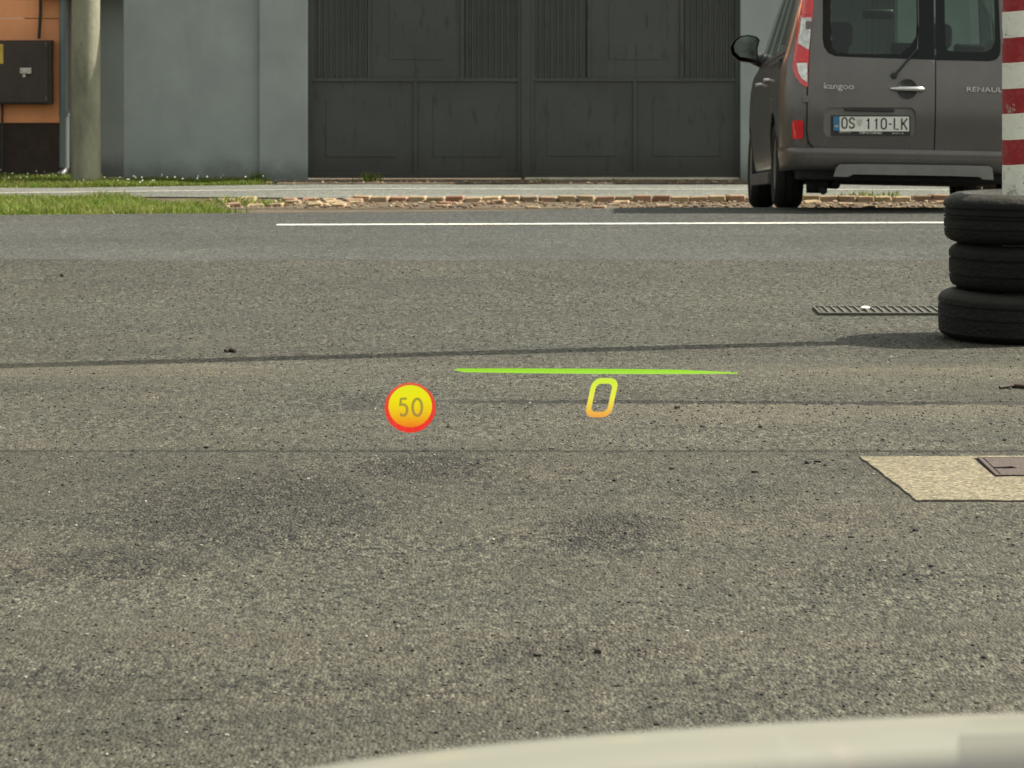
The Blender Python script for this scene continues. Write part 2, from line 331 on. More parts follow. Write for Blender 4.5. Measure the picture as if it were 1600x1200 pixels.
# ------------------------------------------------------------------ object helpers
def link(o, parent=None):
    col.objects.link(o)
    if parent is not None: o.parent = parent
    return o
def tag(o, label=None, cat=None, group=None, kind=None):
    if label: o['label'] = label
    if cat: o['category'] = cat
    if group: o['group'] = group
    if kind: o['kind'] = kind
    return o
def empty(name, loc=(0, 0, 0), rot=(0, 0, 0)):
    o = bpy.data.objects.new(name, None); o.location = loc; o.rotation_euler = rot; o.empty_display_size = .2; return link(o)
def mesh(name, verts, faces, mat, parent=None, smooth=None):
    me = bpy.data.meshes.new(name); me.from_pydata([tuple(v) for v in verts], [], faces)
    if mat: me.materials.append(M[mat] if isinstance(mat, str) else mat)
    if smooth:
        me.shade_smooth()
        if smooth < 170: me.set_sharp_from_angle(angle=R(smooth))
    me.update(); return link(bpy.data.objects.new(name, me), parent)
class B:
    def __init__(s): s.v = []; s.f = []
    def add(s, v, f): k = len(s.v); s.v += [tuple(p) for p in v]; s.f += [tuple(i+k for i in q) for q in f]; return s
    def box(s, x0, x1, y0, y1, z0, z1):
        v = [(x, y, z) for x in (x0, x1) for y in (y0, y1) for z in (z0, z1)]
        return s.add(v, [(0, 1, 3, 2), (4, 6, 7, 5), (0, 4, 5, 1), (2, 3, 7, 6), (0, 2, 6, 4), (1, 5, 7, 3)])
    def tube(s, pts, r, n=12, caps=True):
        pts = [Vector(p) for p in pts]; rs = r if isinstance(r, (list, tuple)) else [r]*len(pts); vs = []
        for i, p in enumerate(pts):
            d = (pts[min(i+1, len(pts)-1)]-pts[max(i-1, 0)]).normalized(); a = Vector((0, 0, 1)) if abs(d.z) < .9 else Vector((1, 0, 0))
            u = d.cross(a).normalized(); w = d.cross(u)
            vs += [p+(u*math.cos(t)+w*math.sin(t))*rs[i] for t in (2*math.pi*k/n for k in range(n))]
        fs = [(i*n+k, i*n+(k+1) % n, (i+1)*n+(k+1) % n, (i+1)*n+k) for i in range(len(pts)-1) for k in range(n)]
        if caps: fs += [tuple(range(n))[::-1], tuple(range((len(pts)-1)*n, len(pts)*n))]
        return s.add(vs, fs)
    def lathe(s, prof, c, axis='z', n=48, closed=False):
        vs = []
        for (r, h) in prof:
            for k in range(n):
                a = 2*math.pi*k/n; p = (r*math.cos(a), r*math.sin(a), h)
                if axis == 'x': p = (p[2], p[0], p[1])
                if axis == 'y': p = (p[0], p[2], p[1])
                vs.append((p[0]+c[0], p[1]+c[1], p[2]+c[2]))
        m = len(prof); fs = [(i*n+k, i*n+(k+1) % n, ((i+1) % m)*n+(k+1) % n, ((i+1) % m)*n+k) for i in range(m if closed else m-1) for k in range(n)]
        return s.add(vs, fs)
    def build(s, name, mat, parent=None, smooth=None, bevel=0, seg=2):
        o = mesh(name, s.v, s.f, mat, None, None); me = o.data
        bm = bmesh.new(); bm.from_mesh(me); bmesh.ops.remove_doubles(bm, verts=bm.verts, dist=1e-6)
        if bevel:
            ed = [e for e in bm.edges if len(e.link_faces) == 2 and e.calc_face_angle(0) > R(35)]
            bmesh.ops.bevel(bm, geom=ed, offset=bevel, segments=seg, affect='EDGES', profile=.5)
        bmesh.ops.recalc_face_normals(bm, faces=bm.faces); bm.to_mesh(me); bm.free()
        if smooth: me.shade_smooth(); me.set_sharp_from_angle(angle=R(smooth))
        if parent is not None: o.parent = parent
        return o
def inpoly(x, y, P):
    c = False; j = len(P)-1
    for i in range(len(P)):
        if (P[i][1] > y) != (P[j][1] > y) and x < (P[j][0]-P[i][0])*(y-P[i][1])/(P[j][1]-P[i][1])+P[i][0]: c = not c
        j = i
    return c
def resample(P, step):
    out = []
    for i in range(len(P)):
        a, b = P[i], P[(i+1) % len(P)]; n = max(1, int(math.dist(a, b)/step))
        out += [(a[0]+(b[0]-a[0])*k/n, a[1]+(b[1]-a[1])*k/n) for k in range(n)]
    return out
def rrect(x0, x1, y0, y1, r, n=5):
    out = []
    for cx, cy, a0 in ((x1-r, y1-r, 0), (x0+r, y1-r, 90), (x0+r, y0+r, 180), (x1-r, y0+r, 270)):
        out += [(cx+r*math.cos(R(a0+90*k/n)), cy+r*math.sin(R(a0+90*k/n))) for k in range(n+1)]
    return out
def panel(name, outer, holes, mapf, thick, mat, parent, grid=.06, smooth=40, lift=0):
    """a sheet cut from a 2D outline (with holes), bent over a surface mapf(a, b, depth) and given thickness"""
    loops = [resample(outer, grid)]+[resample(h, grid) for h in holes]; pts = []; edges = []; onb = []
    for L in loops:
        k = len(pts); pts += L; edges += [(k+i, k+(i+1) % len(L)) for i in range(len(L))]
    xs = [p[0] for p in outer]; ys = [p[1] for p in outer]
    bpts = list(pts)
    nx = int((max(xs)-min(xs))/grid)+1; ny = int((max(ys)-min(ys))/grid)+1
    for i in range(nx):
        for j in range(ny):
            x = min(xs)+(i+.5)*grid; y = min(ys)+(j+.5)*grid
            if inpoly(x, y, outer) and not any(inpoly(x, y, h) for h in holes) and min((x-q[0])**2+(y-q[1])**2 for q in bpts) > (grid*.45)**2: pts.append((x, y))
    res = delaunay_2d_cdt([Vector(p) for p in pts], edges, [], 0, 1e-7); V = res[0]; T = []
    for f in res[2]:
        cx = sum(V[i][0] for i in f)/3; cy = sum(V[i][1] for i in f)/3
        if inpoly(cx, cy, loops[0]) and not any(inpoly(cx, cy, h) for h in loops[1:]): T.append(tuple(f))
    n = len(V); vs = [mapf(v[0], v[1], lift) for v in V]+[mapf(v[0], v[1], lift-thick) for v in V]
    fs = [t for t in T]+[tuple(i+n for i in t[::-1]) for t in T]
    cnt = {}
    for t in T:
        for a, b in ((t[0], t[1]), (t[1], t[2]), (t[2], t[0])): cnt[(a, b)] = 1
    for (a, b) in cnt:
        if (b, a) not in cnt: fs.append((b, a, a+n, b+n))
    o = mesh(name, vs, fs, mat, parent)
    bm = bmesh.new(); bm.from_mesh(o.data); bmesh.ops.recalc_face_normals(bm, faces=bm.faces); bm.to_mesh(o.data); bm.free()
    o.data.shade_smooth(); o.data.set_sharp_from_angle(angle=R(smooth)); return o
def text(name, s, size, mat, M4, parent=None, extrude=.001, shear=0, sx=1, offset=0, align='CENTER'):
    cu = bpy.data.curves.new('t', 'FONT'); cu.body = s; cu.size = size; cu.extrude = extrude; cu.shear = shear; cu.align_x = align; cu.align_y = 'CENTER'
    cu.offset = offset; cu.resolution_u = 4
    o = bpy.data.objects.new('t', cu); col.objects.link(o); bpy.context.view_layer.update()
    me = bpy.data.meshes.new_from_object(o.evaluated_get(bpy.context.evaluated_depsgraph_get())); col.objects.unlink(o); bpy.data.objects.remove(o)
    me.transform(M4 @ Matrix.Diagonal((sx, 1, 1, 1))); me.materials.clear(); me.materials.append(M[mat] if isinstance(mat, str) else mat); me.name = name
    return link(bpy.data.objects.new(name, me), parent)
def smoothcurve(pts, x):
    for i in range(len(pts)-1):
        if x <= pts[i+1][0]: break
    x0, y0 = pts[i]; x1, y1 = pts[i+1]; t = max(0, min(1, (x-x0)/(x1-x0)))
    m0 = (y1-pts[i-1][1])/(x1-pts[i-1][0]) if i > 0 else (y1-y0)/(x1-x0)
    m1 = (pts[i+2][1]-y0)/(pts[i+2][0]-x0) if i+2 < len(pts) else (y1-y0)/(x1-x0)
    h = x1-x0; return (2*t**3-3*t**2+1)*y0+(t**3-2*t**2+t)*h*m0+(-2*t**3+3*t**2)*y1+(t**3-t**2)*h*m1

# ------------------------------------------------------------------ ground, road, footpath
def road_edge(X):                                   # far edge of the road, measured along the photo
    for a, b in (((-60, 20.2), (-3.457, 21.61)), ((-3.457, 21.61), (0, 22.1)), ((0, 22.1), (.9, 22.46)), ((.9, 22.46), (60, 22.6))):
        if X <= b[0]: return a[1]+(b[1]-a[1])*(X-a[0])/(b[0]-a[0])
    return 22.6
LOW = -.20
def gz(X, Y):                                       # height of the bare ground
    e = road_edge(X)
    if Y <= e: return -.02
    t = min(1, (Y-e)/(26.0-e)); return -.02+(LOW-.002)*t
def sheet(name, xs, ys, zf, mat, label=None, cat=None):
    v = [(x, y(x) if callable(y) else y, 0) for y in ys for x in xs]; v = [(a, b, zf(a, b)) for a, b, _ in v]; n = len(xs)
    f = [(j*n+i, j*n+i+1, (j+1)*n+i+1, (j+1)*n+i) for j in range(len(ys)-1) for i in range(n-1)]
    o = mesh(name, v, f, mat, None, 170); o['kind'] = 'structure'
    if label: o['label'] = label; o['category'] = cat
    return o
XS = [-400, -60, -20, -10]+[-8+.4*i for i in range(46)]+[14, 22, 60, 400]
sheet('ground', XS, [-300, -20, 0, 10, 18, 20, lambda x: road_edge(x)+.002, lambda x: road_edge(x)+.3]+[22.9+.4*i for i in range(9)]+[28, 30, 32, 60, 900], gz, 'soil',
      'bare brown earth beside the road and round the buildings', 'ground')
sheet('forecourt', XS, [-30, 0, 3]+[4+.5*i for i in range(27)]+[17.55, lambda x: 18.05], lambda x, y: 0.0, 'forecourt',
      'worn grey brown asphalt forecourt with coarse stones and a long crack', 'forecourt')
sheet('road', sorted(XS+[-4+.03*i for i in range(270)]), [lambda x: 17.74+.10*noise.noise(Vector((x*1.3, 0, 0)))+.05*noise.noise(Vector((x*9, 2, 0))), 18.5, 20, 21, road_edge], lambda x, y: .0005 if y < 18.2 else .004, 'road', 'smoother grey asphalt road running across the view', 'road')
def strip(name, pts, w, z, mat, label):
    v = []; rr = random.Random(3)
    for (x, y) in pts: v += [(x, y-w/2*rr.uniform(.9, 1.05), z), (x, y+w/2*rr.uniform(.9, 1.05), z)]
    f = [(2*i, 2*i+2, 2*i+3, 2*i+1) for i in range(len(pts)-1)]; o = mesh(name, v, f, mat); o['kind'] = 'structure'; o['label'] = label; o['category'] = 'marking'; return o
a = gp(445, 351); b_ = gp(1470, 347.5)
def ln(px0, py0, px1, py1, z, ext, n=60):
    p, q = gp(px0, py0, z), gp(px1, py1, z); return [(p[0]+(q[0]-p[0])*t, p[1]+(q[1]-p[1])*t) for t in (ext[0]+(ext[1]-ext[0])*i/n for i in range(n+1))]
strip('road_marking', ln(432, 351, 1470, 347.5, .008, (0, 3)), .13, .008, 'paint', 'solid white edge line painted on the far side of the road')
PATH_N = lambda x: 27.35+(.12*x if x < -1.5 else -.18)*0+(.10 if x < -2 else 0)
pxs = [-300, -60, -20, -10]+[-8+.5*i for i in range(38)]+[14, 22, 60, 300]
def pn(x): return 27.45 if x < -3 else (27.45-.25*(x+3)/2 if x < -1 else 27.2)
def pf(x): return 28.85 if x < -4 else (28.85+.65*(x+4)/2.2 if x < -1.8 else 29.5)
sheet('footpath', pxs, [pn, lambda x: (pn(x)+pf(x))/2, pf], lambda x, y: LOW-.016+.008, 'path', 'pale asphalt footpath running past the gate', 'footpath')
strip('footpath_marking', ln(0, 300.5, 500, 294, LOW, (-2, 0))+[(gp(500+75*i, 293.8+.15*i, LOW)) for i in range(1, 30)], .10, LOW-.004, 'paint_thin', 'thin faded white line along the footpath')

# ------------------------------------------------------------------ cobbled crossing (each stone a part of the setting)
apron = sheet('cobbled_apron', [-3.2+.4*i for i in range(40)], [25.6, 26.0, lambda x: pn(x)-.01], lambda x, y: gz(x, y)+.004, 'soil', 'strip of broken pale paving stones set in brown earth before the footpath', 'paving')
def stonemesh(sx, sy, sz, seed):
    r = random.Random(seed); b = B(); b.box(-sx/2, sx/2, -sy/2, sy/2, -.03, sz); bm = bmesh.new()
    vs = [bm.verts.new(v) for v in b.v]; [bm.faces.new([vs[i] for i in f]) for f in b.f]
    for v in bm.verts: v.co += Vector((r.uniform(-.012, .012), r.uniform(-.015, .015), r.uniform(-.006, .006) if v.co.z > 0 else 0))
    bmesh.ops.bevel(bm, geom=list(bm.edges), offset=.010, segments=1, affect='EDGES'); bmesh.ops.recalc_face_normals(bm, faces=bm.faces)
    me = bpy.data.meshes.new('stone'); bm.to_mesh(me); bm.free(); me.materials.append(M['stone']); return me
kerbs = [stonemesh(.142, .30, .035, i) for i in range(5)]; cobs = [stonemesh(.125, .13, .02, 20+i) for i in range(6)]
def put(me, name, x, y, z, rz=0, parent=None, tilt=0):
    o = bpy.data.objects.new(name, me); o.location = (x, y, z); o.rotation_euler = (tilt, rnd.uniform(-.03, .03), rz); return link(o, parent)
xk = gp(566, 312, LOW)[0]; i = 0
while xk < 6.2:
    put(rnd.choice(kerbs), 'stone', xk, pn(xk)-.19+rnd.uniform(-.02, .02), LOW+rnd.uniform(-.018, .0), rnd.uniform(-.05, .05), apron, R(-3)); xk += .147+rnd.uniform(.004, .016)
for row in range(6):                                # loose rows to the left and thinning to the right
    y = 27.05-row*.20; x = gp(352+row*6, 312, LOW)[0]
    while x < 6.0:
        left = x < gp(566, 312, LOW)[0]
        keep = (left and row < 5) or (not left and row >= 2)
        if keep and rnd.random() < (.80 if left else .13): put(rnd.choice(cobs), 'stone', x, y+rnd.uniform(-.02, .02), LOW-.012+rnd.uniform(-.014, .006), rnd.uniform(-.15, .15), apron)
        x += .165+rnd.uniform(-.01, .03)

# ------------------------------------------------------------------ grass
def blades(name, n, fn, hmin, hmax, w, label, cat, mat='grass', lean=.5, seed=1):
    r = np.random.RandomState(seed); V = []; Fc = []
    k = 0
    while k < n:
        p = fn(r)
        if p is None: continue
        x, y, z, hs = p; h = r.uniform(hmin, hmax)*hs; a = r.uniform(0, 6.283); dx, dy = math.cos(a)*w*r.uniform(.6, 1.2)/2, math.sin(a)*w/2
        lx, ly = r.normal(0, lean*h), r.normal(0, lean*h); i = len(V)
        V += [(x-dx, y-dy, z-.01), (x+dx, y+dy, z-.01), (x+dx*.8+lx*.35, y+dy*.8+ly*.35, z+h*.6), (x-dx*.8+lx*.35, y-dy*.8+ly*.35, z+h*.6), (x+lx, y+ly, z+h)]
        Fc += [(i, i+1, i+2, i+3), (i+3, i+2, i+4)]; k += 1
    o = mesh(name, V, Fc, mat); tag(o, label, cat, kind='stuff'); return o
def verge_bump(X, Y): return max(0, gz(X, Y))+gz(X, Y)
def verge(r):
    X = r.uniform(-7.5, -1.72); e = road_edge(X); Y = r.uniform(e+.03, pn(X)-.02)
    lim = -2.15-.0*Y; taper = (X+2.35)/.6
    if X > -2.3 and r.rand() < min(1, taper*1.1+.1*noise.noise(Vector((X*3, Y*2, 0)))): return None
    # the tongue of grass narrows towards the cobbles
    yl = pn(X)-max(0, (X+3.3))*3.4
    if Y > yl: return None
    hs = .75+.5*noise.noise(Vector((X*2.3, Y*1.3, 0)))
    if Y < e+.25: hs *= .55
    return X, Y, gz(X, Y)+.02*math.sin(math.pi*(Y-e)/(pn(X)-e)), hs
blades('verge_grass', 62000, verge, .035, .10, .007, 'bright green grass verge between the road and the footpath', 'grass')
def strip2(r):
    X = r.uniform(-8, -2.2); Y = r.uniform(pf(X)+.02, 31.0 if X < -3.95 else 30.15)
    if X > -2.7 and r.rand() < (X+2.7)/.5: return None
    hs = .8+.6*noise.noise(Vector((X*2.3, Y*1.3, 4)))
    return X, Y, LOW-.02, hs
blades('wall_foot_grass', 34000, strip2, .03, .075, .008, 'strip of green grass along the foot of the grey wall and brown plinth', 'grass', seed=2)
def daisies(name, n, fn, label, seed):
    r = random.Random(seed); rr = np.random.RandomState(seed); V = []; Fc = []
    while n:
        p = fn(rr)
        if p is None: continue
        n -= 1; x, y, z, _ = p; z += r.uniform(.05, .08); i = len(V); s = r.uniform(.004, .0075)
        V += [(x+s*math.cos(a), y+s*.4*math.sin(a), z+s*math.sin(a)*.9) for a in (k*math.pi/3 for k in range(6))]; Fc.append(tuple(range(i, i+6)))
    tag(mesh(name, V, Fc, 'daisy'), label, 'flowers', kind='stuff')
daisies('daisies', 110, strip2, 'tiny white daisies scattered through the grass below the brown plinth', 5)
def weed(px, py, z, h, spread, n, label, seed, Y=None):
    X, Yy = gp(px, py, z)
    if Y is not None: Yy = Y; X = (px-800)*Y/F
    r = np.random.RandomState(seed)
    def fn(q): return X+q.normal(0, spread), Yy+q.normal(0, spread*.5), z, 1
    o = blades('weed' if spread < .09 else 'low_weeds', n, fn, h*.4, h, .012, label, 'weed', lean=.55, seed=seed)
    if spread < .09: del o['kind']
    return o
weed(578, 283, LOW, .11, .06, 45, 'bushy green weed growing at the foot of the left gate leaf', 3)
weed(402, 278, LOW, .09, .04, 35, 'small green weed at the foot of the pilaster of the grey wall', 4, Y=30.02)
weed(414, 322, LOW-.02, .07, .09, 120, 'low green tuft growing among the broken stones left of the gate', 5)
_w = weed(1362, 312, LOW, .08, .16, 130, 'low weeds on the kerb stones seen beneath the van', 6, Y=27.1)
weed(850, 284, LOW, .05, .03, 25, 'tiny sprig at the threshold just right of the gate centre post', 8, Y=29.75)
weed(370, 320, LOW-.02, .09, .12, 120, 'grass tuft at the tip of the verge where the broken stones begin', 9)

# ------------------------------------------------------------------ walls, gate, house
WY = 30.1
def wx(px, Y=WY): return (px-800)*Y/F
def wz(py, Y=WY): return H-(py-YH)*Y/F
GB = LOW-.25
lw = empty('garden_wall', (wx(193), WY, LOW)); tag(lw, 'left smooth grey rendered wall with a pilaster beside the gate', 'wall')
def world_box(name, mat, parent, x0, x1, y0, y1, z0, z1, bevel=.004):
    p = parent.location if parent is not None else Vector((0, 0, 0)); b = B().box(x0, x1, y0, y1, z0, z1)
    o = b.build(name, mat, None, None, bevel)
    if parent is not None: o.parent = parent; o.matrix_parent_inverse = Matrix.Translation(-p)
    return o
world_box('wall', 'greywall', lw, wx(193), wx(405.5), WY, WY+.3, GB, 2.40)
world_box('pilaster', 'greywall', lw, wx(405.5)+.001, wx(480.5), WY-.05, WY+.35, GB, 2.5, .008)
world_box('coping', 'sill', lw, wx(193)-.03, wx(405.5), WY-.04, WY+.34, 2.401, 2.46)
rw = empty('garden_wall', (wx(1157), WY, LOW)); tag(rw, 'right smooth grey rendered wall behind the van', 'wall')
world_box('wall', 'greywall', rw, wx(1157), wx(1246), WY-.02, WY+.3, GB, 3.1)
world_box('wall', 'greywall', rw, wx(1402), wx(2600), WY-.02, WY+.3, GB, 3.1)
iw = empty('recessed_wall', (wx(150), WY+.9, LOW)); tag(iw, 'darker recessed strip of grey wall between the concrete pole and the smooth wall', 'wall')
world_box('wall', 'greywall', iw, wx(96, 30.9)-.2, wx(193)+.3, WY+1.0, WY+1.3, GB, 3.4)
world_box('coping', 'sill', iw, wx(96, 30.9)-.2, wx(193)+.3, WY+.6, WY+1.3, wz(-3), wz(-3)+.12)
def local_parent(o, parent): o.parent = parent; o.matrix_parent_inverse = Matrix.Translation(-parent.location); return o

def corrugated(x0, x1, z0, z1, y, name, parent, pitch=.055, d=.015):
    V = []; k = 0; x = x0
    pr = [(0, 0), (.30, 0), (.42, 1), (.72, 1), (.86, 0)]
    pts = []
    while x < x1:
        for (u, h) in pr:
            if x+u*pitch <= x1: pts.append((x+u*pitch, y-h*d))
        x += pitch
    pts.append((x1, y))
    n = len(pts); V = [(a, b, z0) for a, b in pts]+[(a, b, z1) for a, b in pts]+[(a, b+.002, z0) for a, b in pts]+[(a, b+.002, z1) for a, b in pts]
    Fc = [(i, i+1, n+i+1, n+i) for i in range(n-1)]+[(2*n+i, 3*n+i, 3*n+i+1, 2*n+i+1) for i in range(n-1)]
    Fc += [(i, 2*n+i, 2*n+i+1, i+1) for i in range(n-1)]+[(n+i, n+i+1, 3*n+i+1, 3*n+i) for i in range(n-1)]
    return local_parent(mesh(name, V, Fc, 'gate'), parent)
def plate_panel(name, x0, x1, z0, z1, y, ins, parent, seed=0):
    """slightly buckled sheet with a shallow pressed rectangle"""
    r = random.Random(seed); nx, nz = 34, 34; V = []
    ix0, ix1, iz0, iz1 = ins
    xs = sorted(set([x0+(x1-x0)*i/nx for i in range(nx+1)]+[ix0-.004, ix0, ix1, ix1+.004])); zs = sorted(set([z0+(z1-z0)*i/nz for i in range(nz+1)]+[iz0-.004, iz0, iz1, iz1+.004]))
    for z in zs:
        for x in xs:
            e = min(x-x0, x1-x, z-z0, z1-z)/.15; e = max(0, min(1, e))
            bul = .006*noise.noise(Vector((x*2.5, seed, z*2.5)))*e
            inside = ix0 <= x <= ix1 and iz0 <= z <= iz1
            V.append((x, y+bul-(.0045 if inside else 0), z))
    n = len(xs); Fc = [(j*n+i, j*n+i+1, (j+1)*n+i+1, (j+1)*n+i) for j in range(len(zs)-1) for i in range(n-1)]
    return local_parent(mesh(name, V, Fc, 'gate', None, 25), parent)
TOP = 2.25
gate = empty('yard_gate', (wx(818), WY+.1, LOW)); tag(gate, 'wide double leaf dark grey sheet metal yard gate with corrugated panels', 'gate')
def leaf(x0p, x1p, bot, ups, mid, label, seed, parent=gate, y=WY+.10):
    x0, x1 = wx(x0p), wx(x1p); z0 = wz(bot); zr = wz(125); w = .022
    lf = B(); t = .045
    lf.box(x0, x0+t, y-.02, y+.02, z0, TOP); lf.box(x1-t, x1, y-.02, y+.02, z0, TOP)
    lf.box(x0+t, x1-t, y-.018, y+.02, z0, z0+.05); lf.box(x0+t, x1-t, y-.018, y+.02, TOP-.05, TOP); lf.box(x0+t, x1-t, y-.022, y+.02, zr-.016, zr+.016)
    if mid: lf.box(wx(mid)-.017, wx(mid)+.017, y-.020, y+.02, z0+.05, zr-.016)
    for u in ups[1:-1]: lf.box(wx(u)-.015, wx(u)+.015, y-.020, y+.02, zr+.016, TOP-.05)
    o = lf.build('gate_leaf', 'gate', None, None, .003); local_parent(o, parent); o['label'] = label
    def sub(p): p.parent = o; p.matrix_parent_inverse = Matrix.Identity(4); return p
    # sub-parts hang on the leaf
    edges = [x0p, mid, x1p] if mid else [x0p, x1p]
    for k in range(len(edges)-1):
        a0, a1 = wx(edges[k]), wx(edges[k+1])
        p = plate_panel('sheet_panel', a0+.012, a1-.012, z0+.02, zr, y, (a0+.17, a1-.19, z0+.20, z0+.745), parent, seed+k); sub(p)
    for k in range(len(ups)-1):
        a0, a1 = wx(ups[k]), wx(ups[k+1])
        if a1-a0 < .05: continue
        if k == 1: p = plate_panel('sheet_panel', a0+.01, a1-.01, zr, TOP-.02, y, (a0+.19, a1-.19, wz(93), TOP-.3), parent, seed+7)
        else: p = corrugated(a0+.012, a1-.012, zr, TOP-.02, y, 'corrugated_sheet', parent)
        sub(p)
    return o
leaf(480.4, 816.5, 279, (481.5, 576, 722, 815), 648.5, 'left leaf of the gate', 10)
leaf(826.5, 1157.2, 278, (828, 920.5, 1066, 1156), 992.5, 'right leaf of the gate', 20)
local_parent(B().box(wx(815)-.002, wx(828)+.002, WY+.065, WY+.079, wz(283), TOP+.05).build('centre_post', 'gate', None, None, .004), gate)
g2 = empty('side_gate', (wx(1320), WY+.1, LOW)); tag(g2, 'narrow sheet metal gate in the grey wall glimpsed through the van windows', 'gate')
leaf(1248, 1400, 280, (1248, 1249.5, 1360, 1400), None, 'plain leaf with a corrugated strip', 40, g2)
th = empty('threshold', (wx(980), WY, LOW)); tag(th, 'low pale concrete threshold showing in the gap beneath the right gate leaf', 'threshold')
b = B().box(wx(820), wx(1156), WY+.05, WY+.25, LOW-.05, LOW+.018); local_parent(b.build('slab', 'sill', None, None, .006), th)
dirt = sheet('earth_strip', [wx(440+18*i) for i in range(62)], [lambda x: pf(x)-.04+.03*noise.noise(Vector((x*4, 1, 0))), 29.8, WY+.3], lambda x, y: LOW-.006+.004, 'soil', 'strip of dark earth between the footpath and the gate', 'ground')

# orange house with plinth
HY = 30.9
house = empty('orange_house', (wx(-100, HY), HY, LOW)); tag(house, 'orange rendered house wall with a dark brown plinth at the left edge', 'house')
hx1 = wx(92.5, HY)
def hb(name, mat, *a, bevel=.004): return local_parent(B().box(*a).build(name, mat, None, None, bevel), house)
hb('wall', 'orange', -16, hx1, HY, HY+.4, wz(192, HY), wz(29, HY)-.003)
hb('wall', 'orange', -16, hx1, HY, HY+.4, wz(29, HY)+.003, 4.3)
hb('side_wall', 'orange', hx1-.4, hx1-.002, HY+.405, HY+8, -.4, 4.3)
hb('plinth', 'plinth', -16, hx1-.003, HY+.02, HY+.42, -.6, wz(192, HY)-.002)
hb('roof', 'plinth', -16.3, hx1+.3, HY-.35, HY+8.3, 4.31, 4.5)
mb = empty('meter_box', (wx(20, HY-.2), HY-.2, wz(163))); tag(mb, 'dark brown metal electricity meter box with a silver latch on the orange wall', 'meter box')
def mbb(name, mat, px0, px1, py0, py1, y0, y1, bevel=.006, par=mb):
    return local_parent(B().box(wx(px0, y0), wx(px1, y0), y0, y1, wz(py1, y0), wz(py0, y0)).build(name, mat, None, None, bevel), par)
mbb('case', 'brownbox', -70, 79.5, 63, 163.5, HY-.20, HY-.002); mbb('door', 'brownbox', -68, 74.5, 66, 161, HY-.225, HY-.2005, .008)
lt = mbb('latch', 'chrome', 31, 49.5, 106, 115.5, HY-.245, HY-.226, .004)
mbb('key_knob', 'chrome', 35, 40, 116, 121, HY-.245, HY-.226, .003)
for py in (69, 153): mbb('screw', 'galv', 70.5, 73, py-2, py+4, HY-.235, HY-.226, .001)
mbb('warning_label', 'yellow', -28, 5, 69, 99.5, HY-.2275, HY-.2255, .0005)
cb = B().tube([(wx(62.5, HY-.04), HY-.05, 4.2), (wx(63.5, HY-.04), HY-.05, wz(20)), (wx(61, HY-.04), HY-.05, wz(62)+.002)], .016).build('cable', 'black', None, 40)
tag(cb, 'thick black cable running down the orange wall into the top of the meter box', 'cable')
cb = B().tube([(wx(3.5, HY-.04), HY-.04, wz(164)-.005), (wx(3.5, HY-.04), HY-.04, -.25)], .013).build('cable', 'black', None, 40)
tag(cb, 'thin dark cable running from the meter box down over the plinth', 'cable')
dp = empty('drainpipe', (wx(100.5, HY-.1), HY-.1, LOW)); tag(dp, 'grey metal drainpipe between the orange wall and the concrete pole', 'drainpipe')
xx = wx(100.5, HY-.12)
def dpl(b, name, mat='zinc'): return local_parent(b.build(name, mat, None, 40), dp)
dpl(B().tube([(xx, HY-.12, wz(262, HY)), (xx, HY-.12, wz(178, HY))], .048, 20), 'lower_pipe'); dpl(B().tube([(xx-.006, HY-.12, wz(176, HY)), (xx-.006, HY-.12, 4.3)], .044, 20), 'upper_pipe')
dpl(B().tube([(xx, HY-.12, wz(180, HY)), (xx, HY-.12, wz(172, HY))], .053, 20), 'collar')
dpl(B().tube([(xx, HY-.12, wz(263, HY)), (xx-.01, HY-.15, wz(270, HY)), (xx-.03, HY-.24, wz(275, HY))], .050, 20, True), 'outlet', 'black')

# concrete utility pole, square section with chamfers and a groove
cp = empty('utility_pole', (wx(134, 29.82), 29.82, LOW)); tag(cp, 'weathered round concrete utility pole in the grass before the grey wall', 'pole')
def cpole():
    n = 40; V = []; hs = [i*.06 for i in range(-4, 115)]
    for h in hs:
        r0 = .1385-.0045*h
        for k in range(n):
            a = 2*math.pi*k/n; r = r0*(1+.022*noise.noise(Vector((math.cos(a)*2, math.sin(a)*2, h*2)))+.01*noise.noise(Vector((math.cos(a)*9, math.sin(a)*9, h*7))))
            V.append((r*math.cos(a), r*math.sin(a), h))
    Fc = [(i*n+k, i*n+(k+1) % n, (i+1)*n+(k+1) % n, (i+1)*n+k) for i in range(len(hs)-1) for k in range(n)]
    return mesh('shaft', V, Fc+[tuple(range((len(hs)-1)*n, len(hs)*n))], 'concrete_pole', cp, 50)
cpole()

# ------------------------------------------------------------------ overhead cable (its soft shadow crosses the forecourt)
b = B(); n = 40
b.tube([(-24+48*i/n, 11.0+.02*(-24+48*i/n)*0, 5.0-.25*(1-((i/n-.5)*2)**2)) for i in range(n+1)], .017, 8)
tag(b.build('overhead_cable', 'black', None, 40), 'black overhead cable spanning the forecourt above the car', 'cable')

